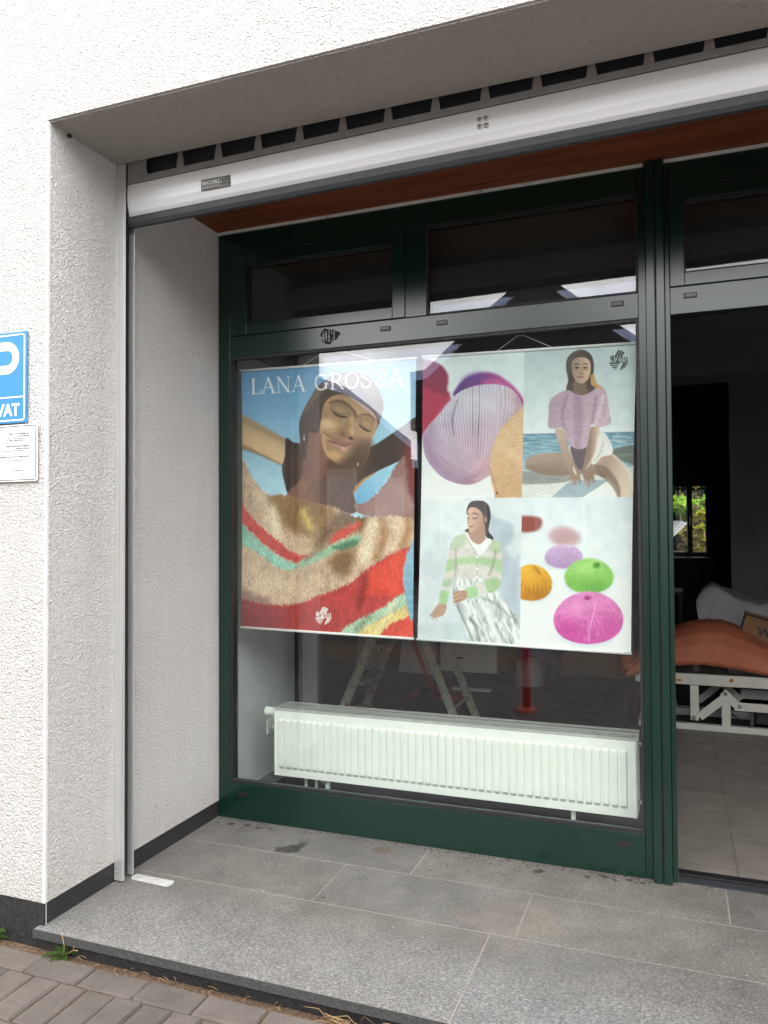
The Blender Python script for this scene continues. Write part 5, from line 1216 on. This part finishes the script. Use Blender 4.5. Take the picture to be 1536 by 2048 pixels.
# height adjustable couch with orange upholstery
co_ = thing('treatment_couch', 'white steel treatment couch with arched orange upholstery inside the doorway', 'treatment couch', (2.7, 4, 0))
FY = 3.75
MB().box(1.92, 3.9, FY, FY+.045, .004, .048).build('base_rail', M['offwhite'], co_, .004)
MB().box(1.92, 3.9, FY+.555, FY+.60, .004, .048).build('base_rail', M['offwhite'], co_, .004)
for xa in (1.92, 2.9): MB().box(xa, xa+.045, FY+.0455, FY+.5545, .004, .046).build('cross_rail', M['offwhite'], co_, .003)
MB().box(2.1, 3.9, FY+.25, FY+.30, .05, .10).build('inner_rail', M['alu_dark'], co_, .003)
MB().box(1.90, 3.9, FY, FY+.04, .326, .404).build('top_rail', M['offwhite'], co_, .004)
MB().box(1.90, 3.9, FY+.56, FY+.60, .326, .404).build('top_rail', M['offwhite'], co_, .004)
MB().box(2.275, 2.333, FY-.010, FY-.002, .075, .325).build('upright', M['offwhite'], co_, .003)
MB().box(2.482, 2.540, FY-.008, FY-.001, .048, .225).build('upright', M['offwhite'], co_, .003)
MB().bar((2.335, FY-.016, .105), (2.52, FY-.016, .265), .058, .014, (0, 1, 0)).build('link_arm', M['offwhite'], co_, .002)
MB().bar((2.49, FY-.018, .292), (2.60, FY-.018, .185), .056, .014, (0, 1, 0)).build('link_arm', M['offwhite'], co_, .002)
MB().bar((2.335, FY+.30, .155), (2.50, FY+.30, .30), .05, .03, (0, 1, 0)).bar((2.50, FY+.20, .31), (2.62, FY+.2, .20), .05, .03, (0, 1, 0)).build('rear_link_arm', M['alu_dark'], co_, .002)
MB().box(2.565, 3.7, FY-.030, FY-.020, .168, .226).build('swing_arm', M['offwhite'], co_, .003)
MB().box(2.62, 3.7, FY+.2, FY+.3, .21, .28).build('swing_arm', M['alu_dark'], co_, .003)
for x, z in ((2.300, .100), (2.508, .285), (2.598, .200)):
    MB().tube([(x, FY-.040, z), (x, FY-.022, z)], .013, 16).build('bolt', M['steel'], co_)
MB().tube([(2.549, FY-.004, .373), (2.549, FY-.001, .373)], .014, 18).build('reflector', M['amber'], co_); MB().box(2.1, 2.22, FY-.003, FY-.0005, .348, .364).build('warning_label', M['amber'], co_)
MB().box(2.71, 3.3, FY+.10, FY+.3, .055, .15).build('motor_housing', M['black'], co_, .008)
hel = [(2.66+.02*math.cos(t*.0)+.010*math.cos(t), FY+.06+.010*math.sin(t), .05+.10*t/100) for t in np.linspace(0, 100, 260)]
MB().tube(hel, .0028, 5).build('coiled_cable', M['ink_grey'], co_)
MB().tube([(2.10, FY+.2, .33), (2.16, FY+.12, .27), (2.19, FY+.10, .14)], .003, 6).build('cable', M['ink_grey'], co_)
MB().tube([(2.55, FY+.1, .12), (2.62, FY+.08, .07), (2.68, FY+.1, .05)], .004, 6).build('cable', M['black'], co_)
MB().box(2.0, 2.30, FY+.06, FY+.54, .41, .47).box(2.35, 2.53, FY+.06, FY+.54, .41, .455).build('seat_board', M['card_dark'], co_, .005)
xs_t = [1.84, 1.90, 1.97, 2.06, 2.16, 2.26, 2.35, 2.43, 2.51, 2.59, 2.67, 2.73, 2.785, 2.9, 3.1, 3.5, 3.9]
zt_t = [.42, .52, .595, .645, .69, .728, .750, .758, .755, .728, .690, .655, .625, .58, .56, .56, .56]
zb_t = [.36, .38, .41, .44, .462, .474, .480, .474, .468, .458, .445, .435, .424, .405, .40, .40, .40]
def cush(u, v):
    x = 1.84+(3.9-1.84)*u; zt_ = np.interp(x, xs_t, zt_t); zb_ = np.interp(x, xs_t, zb_t)
    # v: 0 bottom front -> front face -> top -> back
    fl = .03*math.sin(x*19)+.012*math.sin(x*43+1)
    P = [(FY-.045, zb_), (FY-.065, zb_+.02), (FY-.06+fl*.2, zb_+(zt_-zb_)*.5), (FY+.0, zb_+(zt_-zb_)*.82+fl*.15), (FY+.14, zt_), (FY+.40, zt_+.005), (FY+.6, zt_-.04), (FY+.64, zb_)]
    t = v*(len(P)-1); i = min(int(t), len(P)-2); f_ = t-i
    return (x, P[i][0]*(1-f_)+P[i+1][0]*f_, P[i][1]*(1-f_)+P[i+1][1]*f_)
def cush2(u, v):
    if v <= .5: return cush(u, v*2)
    x, y, z = cush(u, (1-v)*2); return (x, y*.97+.12, z-.045)
MB().grid(cush, 150, 42).grid(lambda u, v: (lambda c: (c[0], FY-.045+.685*v, c[2]+.0))(cush(u, 0)), 80, 2).build('upholstery', M['orange'], co_)
cs = MB(); 
cs.grid(lambda u, v: (1.86+.10*math.sin(v*math.pi)*math.cos(u*2*math.pi)-.0, FY+.28+.33*math.cos(v*math.pi), .43+.10*math.sin(v*math.pi)*math.sin(u*2*math.pi)+.02*math.sin(u*20)), 24, 14).build('bolster', M['orange'], co_)
# second couch under a sheet
dc = thing('draped_couch', 'second couch covered with a crumpled white sheet behind the orange one', 'couch', (2.9, 5, 0))
def sheet(u, v):
    x = 2.385+1.7*u
    zt_ = np.interp(x, [2.385, 2.40, 2.44, 2.50, 2.56, 2.62, 2.69, 2.80, 3.0, 4.1], [.84, .90, .938, .945, .93, .895, .86, .82, .80, .80])
    nf_ = (abs(mnoise.noise(Vector((x*7+v*2, v*3, 1))))-.2)*.12+(abs(mnoise.noise(Vector((x*15-v*5, v*5, 4))))-.2)*.06
    t = v
    if t < .55:
        z = .12+(zt_-.12)*(t/.55)**.9; y = 4.84+nf_*1.5*(1-t/.7)+.06*(t/.55)**6
    else:
        s_ = (t-.55)/.45; y = 4.90+.62*s_; z = zt_+nf_*.5
    ex = .035*math.exp(-u*30)*math.sin(v*9)
    return (x+ex, y, z)
MB().grid(sheet, 90, 50).grid(lambda u, v: (2.385+.02*math.sin(v*9), 4.85+.66*u, .12+.73*v), 12, 20).build('sheet', M['sheet'], dc)
MB().box(2.45, 3.9, 4.95, 5.45, .55, .72).box(2.5, 2.55, 4.97, 5.02, 0, .55).box(3.7, 3.75, 5.3, 5.35, 0, .55).build('couch_frame', M['card_dark'], dc, .01)
# cardboard box tilted on the orange upholstery
cx_ = thing('cardboard_box', 'open brown cardboard box with bold black letters on the orange couch', 'box', (2.8, 4, .6))
mt_ = Matrix.Translation((2.615, 3.98, .652)) @ Matrix.Rotation(R(15.5), 4, 'Y') @ Matrix.Rotation(R(-4), 4, 'Z')
MB().box(.004, .42, 0, .006, .004, .176, mt_).build('front_panel', M['card'], cx_)
MB().box(0, .0035, 0, .30, 0, .18, mt_).box(.4205, .424, 0, .30, 0, .18, mt_).box(.0, .424, .298, .302, 0, .18, mt_).box(.004, .42, .0065, .2975, 0, .006, mt_).build('side_panel', M['card'], cx_)
MB().box(.0, .424, -.004, -.0005, .170, .186, mt_).box(0, .424, -.004, -.0005, -.006, .010, mt_).box(-.006, .008, -.0045, -.0005, .010, .170, mt_).build('dark_edge', M['card_dark'], cx_)
tx_ = text('lettering', 'WA', .085, (0, 0, 0), M['ink'], cx_, .004, sx=1.1); tx_.data.transform(mt_ @ Matrix.Translation((.105, -.003, .055)))
tx_ = text('lettering', 'GARDEN', .014, (0, 0, 0), M['ink_grey'], cx_, .0005); tx_.data.transform(mt_ @ Matrix.Translation((.10, -.003, .032)))
bpy.data.objects.remove(tx_)
# far radiator below the back window, small clutter
fr_ = thing('far_radiator', 'dark ribbed radiator below the back window of the shop', 'radiator', (2.3, 8.9, 0))
b = MB()
for i in range(11): b.box(2.07+.048*i, 2.105+.048*i, 8.86, 8.95, .30, .98)
b.build('radiator_ribs', M['interior_dark'], fr_, .004)
for za in (.33, .92): MB().box(2.07, 2.57, 8.88, 8.93, za, za+.03).build('radiator_header', M['interior_dark'], fr_)
sm = MB().lathe([(0, 0), (.05, 0), (.05, .10), (.03, .12), (0, .12)], (2.42, 6.4, .0), 20)
tag(sm.build('paint_tin', M['steel']), 'small shiny tin on the floor left of the draped couch', 'tin')
tag(MB().box(2.43, 2.62, 6.3, 6.5, .0, .03).build('paper_stack', M['offwhite'], None, .002), 'pale papers on the floor beside the shiny tin', 'papers')
ch = thing('work_table', 'black work table in front of the back window', 'table', (2.2, 7, 0))
MB().box(1.7, 2.26, 6.9, 7.5, .72, .75).build('table_top', M['black'], ch, .003)
for x, y in ((1.73, 6.93), (2.23, 6.93), (1.73, 7.47), (2.23, 7.47)): MB().box(x-.02, x+.02, y-.02, y+.02, 0, .719).build('leg', M['black'], ch, .003)

# ================================================================== garden behind the shop
def hill(u, v):
    x = -40+90*u; y = 19+40*v; return (x, y, ZP-.2+14*(1-math.exp(-v*6))+.6*mnoise.noise(Vector((x*.3, y*.3, 0))))
struct(MB().grid(hill, 60, 40).build('hillside', M['leaf_dark']))
def leafball(name, c, rad, n, mat, label, cat, size=.05, trunk=True, seed=0, group=None):
    rng = random.Random(seed); t = thing(name, label, cat, (c[0], c[1], ZP), group); mb = MB()
    cl_ = [(Vector((rng.gauss(0, .45)*rad[0], rng.gauss(0, .45)*rad[1], rng.gauss(0, .45)*rad[2])), rng.uniform(.25, .5)) for _ in range(16)]
    for i in range(n):
        cc_, rr_ = rng.choice(cl_); d = Vector((rng.gauss(0, 1), rng.gauss(0, 1), rng.gauss(0, 1))).normalized()*(rng.random()**.4)*rr_*min(rad)
        p_ = Vector(c)+cc_+d
        a_ = Vector((rng.gauss(0, 1), rng.gauss(0, 1), rng.gauss(0, .6))).normalized(); b_ = a_.cross(Vector((rng.gauss(0, 1), rng.gauss(0, 1), 1))).normalized(); s_ = size*rng.uniform(.5, 1.3)
        mid = p_+a_*s_*.5
        mb.add([p_, mid+b_*s_*.32, p_+a_*s_*1.1, mid-b_*s_*.32], [(0, 1, 2), (0, 2, 3)])
    mb.build('foliage', mat, t, fix=False)
    if trunk: MB().tube([(c[0], c[1], ZP), (c[0]+.03, c[1], c[2]*.5), (c[0], c[1]+.02, c[2])], [.04, .03, .015], 8).build('stem', M['straw'], t)
    return t
leafball('garden_shrub', (2.30, 16.0, 1.97), (.60, .5, .24), 5200, M['leaf_bright'], 'bright green leafy shrub above the shed roof seen through the back window', 'shrub', .10, seed=1)
leafball('garden_shrub', (2.66, 12.6, 1.42), (.18, .3, .62), 4600, M['leaf_yellow'], 'tall yellow green shrub in the right leaf of the back window', 'shrub', .06, seed=2)
leafball('garden_shrub', (2.40, 12.2, 1.15), (.14, .3, .28), 2200, M['leaf_olive'], 'low olive shrub before the shed wall seen through the back window', 'shrub', .04, seed=3)
leafball('garden_shrub', (2.55, 12.9, 1.5), (.15, .2, .6), 1200, M['leaf_olive'], 'thin olive shrub at the right end of the shed roof', 'shrub', .05, seed=5)
gsd = thing('garden_shed', 'dark garden shed with a pale grey sloping roof behind the shop', 'shed', (1.4, 13, ZP))
b = MB()
vs = [(-1, 12.6, .45), (1.2, 12.6, .45), (2.38, 13.1, 1.56), (2.3, 15.5, 1.62), (-1, 15.5, 1.62)]; vs2 = [(x, y, z-.06) for x, y, z in vs]
b.add(vs+vs2, [(0, 1, 2, 3, 4), (9, 8, 7, 6, 5)]+[(i, i+5, (i+1) % 5+5, (i+1) % 5) for i in range(5)])
b.build('roof', plain('grey_roof_felt', (.16, .16, .18), .8), gsd)
MB().bar((1.2, 12.58, .44), (2.39, 13.08, 1.55), .045, .03).build('verge_board', M['white'], gsd)
MB().prism([(-1, ZP), (2.34, ZP), (2.34, 1.45), (1.22, .40), (-1, .40)], 'y', 13.12, 15).build('wall', plain('dark_shed_boards', (.02, .012, .009), .85), gsd)
for i in range(5):
    leafball('hedge_tree', (-1.5+i*1.9, 20+.4*(i % 2), 3.2), (1.2, 1.0, 2.6), 2600, M['leaf_dark'], ['dark tree far left behind the garden shed', 'dark tree behind the left half of the garden shed', 'dark tree right behind the bright shrub', 'dark tree behind the yellow green shrub', 'dark tree far right behind the garden'][i], 'tree', .22, True, 20+i, 'dark trees behind the garden')

# ================================================================== across the street (some seen reflected in the glass, some added to block low sky)
def house(name, label, poly, y0, y1, wallm, roofm, wins, x0w, x1w, zw):
    t = thing(name, label, 'house', ((x0w+x1w)/2, y1, ZP), 'houses across the street')
    lean = globals().get('LEAN', 0)*(y1-y0); n = len(poly)   # plan sheared along the mirrored sight lines so the reflected roofline fits
    vs = [(x, y1, z) for x, z in poly]+[(x+lean, y0, z) for x, z in poly]
    MB().add(vs, [tuple(range(n)), tuple(range(n, 2*n))[::-1]]+[(i, i+n, (i+1) % n+n, (i+1) % n) for i in range(n)]).build('gable_roof', roofm, t)
    MB().box(x0w, x1w, y0+.3 if not lean else y1-4, y1-.25, ZP, zw).build('wall', wallm, t)
    for (a, b, c, d) in wins:
        f = MB().box(a, b, y1-.26, y1-.20, c, d).build('window', M['offwhite'], t, .004)
        MB().box(a+.08, b-.08, y1-.21, y1-.19, c+.08, d-.08).build('pane', M['window_dark'], f)
    return t
house('gabled_house', 'dark roofed gabled house across the street, right one', [(-4.1, 5.48), (-3.69, 5.52), (-2.13, 6.86), (-1.69, 7.16), (-.93, 7.80), (-.25, 7.23), (.96, 6.24), (1.43, 5.88), (2.3, 5.2), (2.3, 4.0), (-4.1, 4.0)], -24, -14, M['wall_house'], M['roof_dark'],
      [(-3.4, -2.2, 1.0, 2.3), (-1.0, .2, 1.0, 2.3), (-1.6, -.4, 4.3, 5.3)], -4.0, 2.2, 3.99)
LEAN = -.50
house('gabled_house', 'lower house with a red brown gable across the street, left one', [(-11.5, 3.6), (-7.4, 6.0), (-6.64, 5.53), (-5.93, 5.24), (-5.25, 4.7), (-4.45, 4.0), (-4.12, 3.75), (-4.12, 3.3), (-11.5, 3.3)], -24, -14.1, M['wall_house'], M['roof_dark'],
      [(-6.6, -5.75, 1.5, 3.1), (-5.2, -4.4, 1.5, 2.8)], -11.4, -4.15, 3.29)
LEAN = 0
house('gabled_house', 'house with a plain dark gable across the street, far right one', [(4.2, 3.6), (8.5, 6.8), (12.8, 3.6)], -24, -14, M['wall_house'], M['roof_dark'], [(6, 7.3, 1, 2.3), (9, 10.3, 1, 2.3)], 4.6, 12.4, 3.59)
house('street_house', 'unseen long plain house added far right across the street to block low sky', [(14, 7.5), (25, 10.5), (36, 7.5)], -26, -15, M['wall_house'], M['roof_dark'], [(16+i*3.2, 17.4+i*3.2, 1, 2.3) for i in range(6)], 14.2, 35.8, 7.49)  # off-camera block, put in to shut out low sky on the right
house('street_house', 'long plain house far left across the street', [(-34, 6.5), (-24, 9.5), (-13, 6.5)], -26, -15, M['wall_house'], M['roof_dark'], [(-32+i*3.2, -30.6+i*3.2, 1, 2.3) for i in range(6)], -33.8, -13.2, 6.49)
t_ = thing('street_house', 'unseen tall plain house added to close the street on the right and block low sky', 'house', (30, -4, ZP), 'houses across the street')  # unseen mass added so the upper reveal gets less low sky
MB().box(28, 38, -14, 6, ZP, 9.5).build('wall', M['wall_house'], t_)
MB().prism([(-14.4, 9.51), (-4, 13), (6.4, 9.51)], 'x', 27.7, 38.3).build('gable_roof', M['roof_dark'], t_)
bo = thing('bollard', 'red plastic bollard with an orange foot standing in front of the shop', 'bollard', (1.0, -1.92, ZP))
MB().lathe([(.0, .03), (.033, .03), (.036, .05), (.034, .50), (.028, .53), (0, .54)], (1.0, -1.92, ZP), 24).build('post', M['bollard_red'], bo)
MB().lathe([(0, .0), (.09, 0), (.088, .02), (.05, .035), (0, .036)], (1.0, -1.92, ZP), 24).build('foot', M['bollard_foot'], bo)

# ================================================================== weeds
def leaf(mb, p, az, el, L_, W, curl=.5, n=6):
    p = Vector(p); d = Vector((math.cos(az)*math.cos(el), math.sin(az)*math.cos(el), math.sin(el))); sd_ = Vector((-math.sin(az), math.cos(az), 0)); vs = []
    for i in range(n+1):
        t = i/n; e = el-curl*t*1.6; d = Vector((math.cos(az)*math.cos(e), math.sin(az)*math.cos(e), math.sin(e)))
        if i: p = p+d*(L_/n)
        p.z = max(p.z, ZP+.002)
        w_ = W*math.sin(math.pi*min(1, .12+.88*t))**.7*(1-.15*t); upv = Vector((0, 0, .25*w_))
        vs += [p-sd_*w_/2+upv, p.copy(), p+sd_*w_/2+upv]
    fs = []
    for i in range(n): fs += [(i*3, i*3+1, i*3+4, i*3+3), (i*3+1, i*3+2, i*3+5, i*3+4)]
    return mb.add(vs, fs, True)
wd = thing('weed', 'small green weed growing below the left end of the granite step', 'weed', (.115, -.03, ZP))
b = MB()
for az, el, l, w_ in ((3.5, .35, .085, .030), (3.0, .9, .06, .018), (.4, .5, .055, .02), (-.6, .3, .05, .018), (4.4, .15, .06, .024), (5.0, .1, .045, .02), (1.5, 1.0, .06, .018), (2.3, 1.2, .07, .014), (-.2, .9, .05, .014), (3.9, .6, .07, .024)): leaf(b, (.115, -.03, ZP), az, el, l, w_)
b.build('leaves', M['leaf'], wd)
MB().tube([(.115, -.03, ZP), (.125, -.035, ZP+.04), (.118, -.04, ZP+.085)], .0012, 5).tube([(.12, -.03, ZP), (.16, -.03, ZP+.03), (.185, -.035, ZP+.035)], .0014, 5).tube([(.16, -.03, ZP+.03), (.17, -.035, ZP+.05)], .001, 5).build('stalks', M['straw'], wd)
wd = thing('weed', 'broad leaved weed at the left picture edge against the black plinth', 'weed', (-.235, -.03, ZP))
b = MB()
for az, el, l, w_ in ((-.1, .9, .10, .04), (.4, .3, .08, .03), (2.6, .5, .09, .035), (-1., .4, .07, .03)): leaf(b, (-.235, -.03, ZP), az, el, l, w_)
b.build('leaves', M['leaf'], wd)
dg_ = thing('dry_grass_tuft', 'dry straw coloured grass tuft below the granite step edge', 'grass tuft', (1.24, -.05, ZP))
b = MB(); rng = random.Random(4)
for i in range(46):
    a = rng.uniform(0, 6.28); l = rng.uniform(.03, .10); x0 = 1.25+rng.gauss(0, .035); y0_ = -.045+rng.gauss(0, .012)
    p1 = (x0+.4*l*math.cos(a), y0_-.3*l*abs(math.sin(a)), ZP+.35*l); p2 = (x0+l*math.cos(a), y0_-.7*l*abs(math.sin(a)), ZP+rng.uniform(.1, .6)*l)
    b.tube([(x0, y0_, ZP-.004), p1, p2], [.0012, .001, .0005], 4)
b.build('blades', M['straw'], dg_)
twigs = MB()
for i in range(60):
    x0 = rng.uniform(0, 2.4); y0_ = rng.uniform(-.06, -.01); a = rng.uniform(0, 6.28); l = rng.uniform(.01, .045)
    twigs.tube([(x0, y0_, ZP), (x0+l*.5*math.cos(a), y0_+l*.3*math.sin(a), ZP+.006), (x0+l*math.cos(a), y0_+l*.5*math.sin(a), ZP+.002)], .0008, 4)
struct(twigs.build('dry_straw_litter', M['straw']), 'stuff')
cw = tag(blob(MB(), (0, 0, 0), .011, .009, .013, 5, .4, 12, 8).build('cobweb_clump', M['crumb']), 'small dark cobweb clump in the upper left corner of the soffit', 'cobweb')
cw.data.transform(Matrix.Translation((.006, .10, 2.985)))
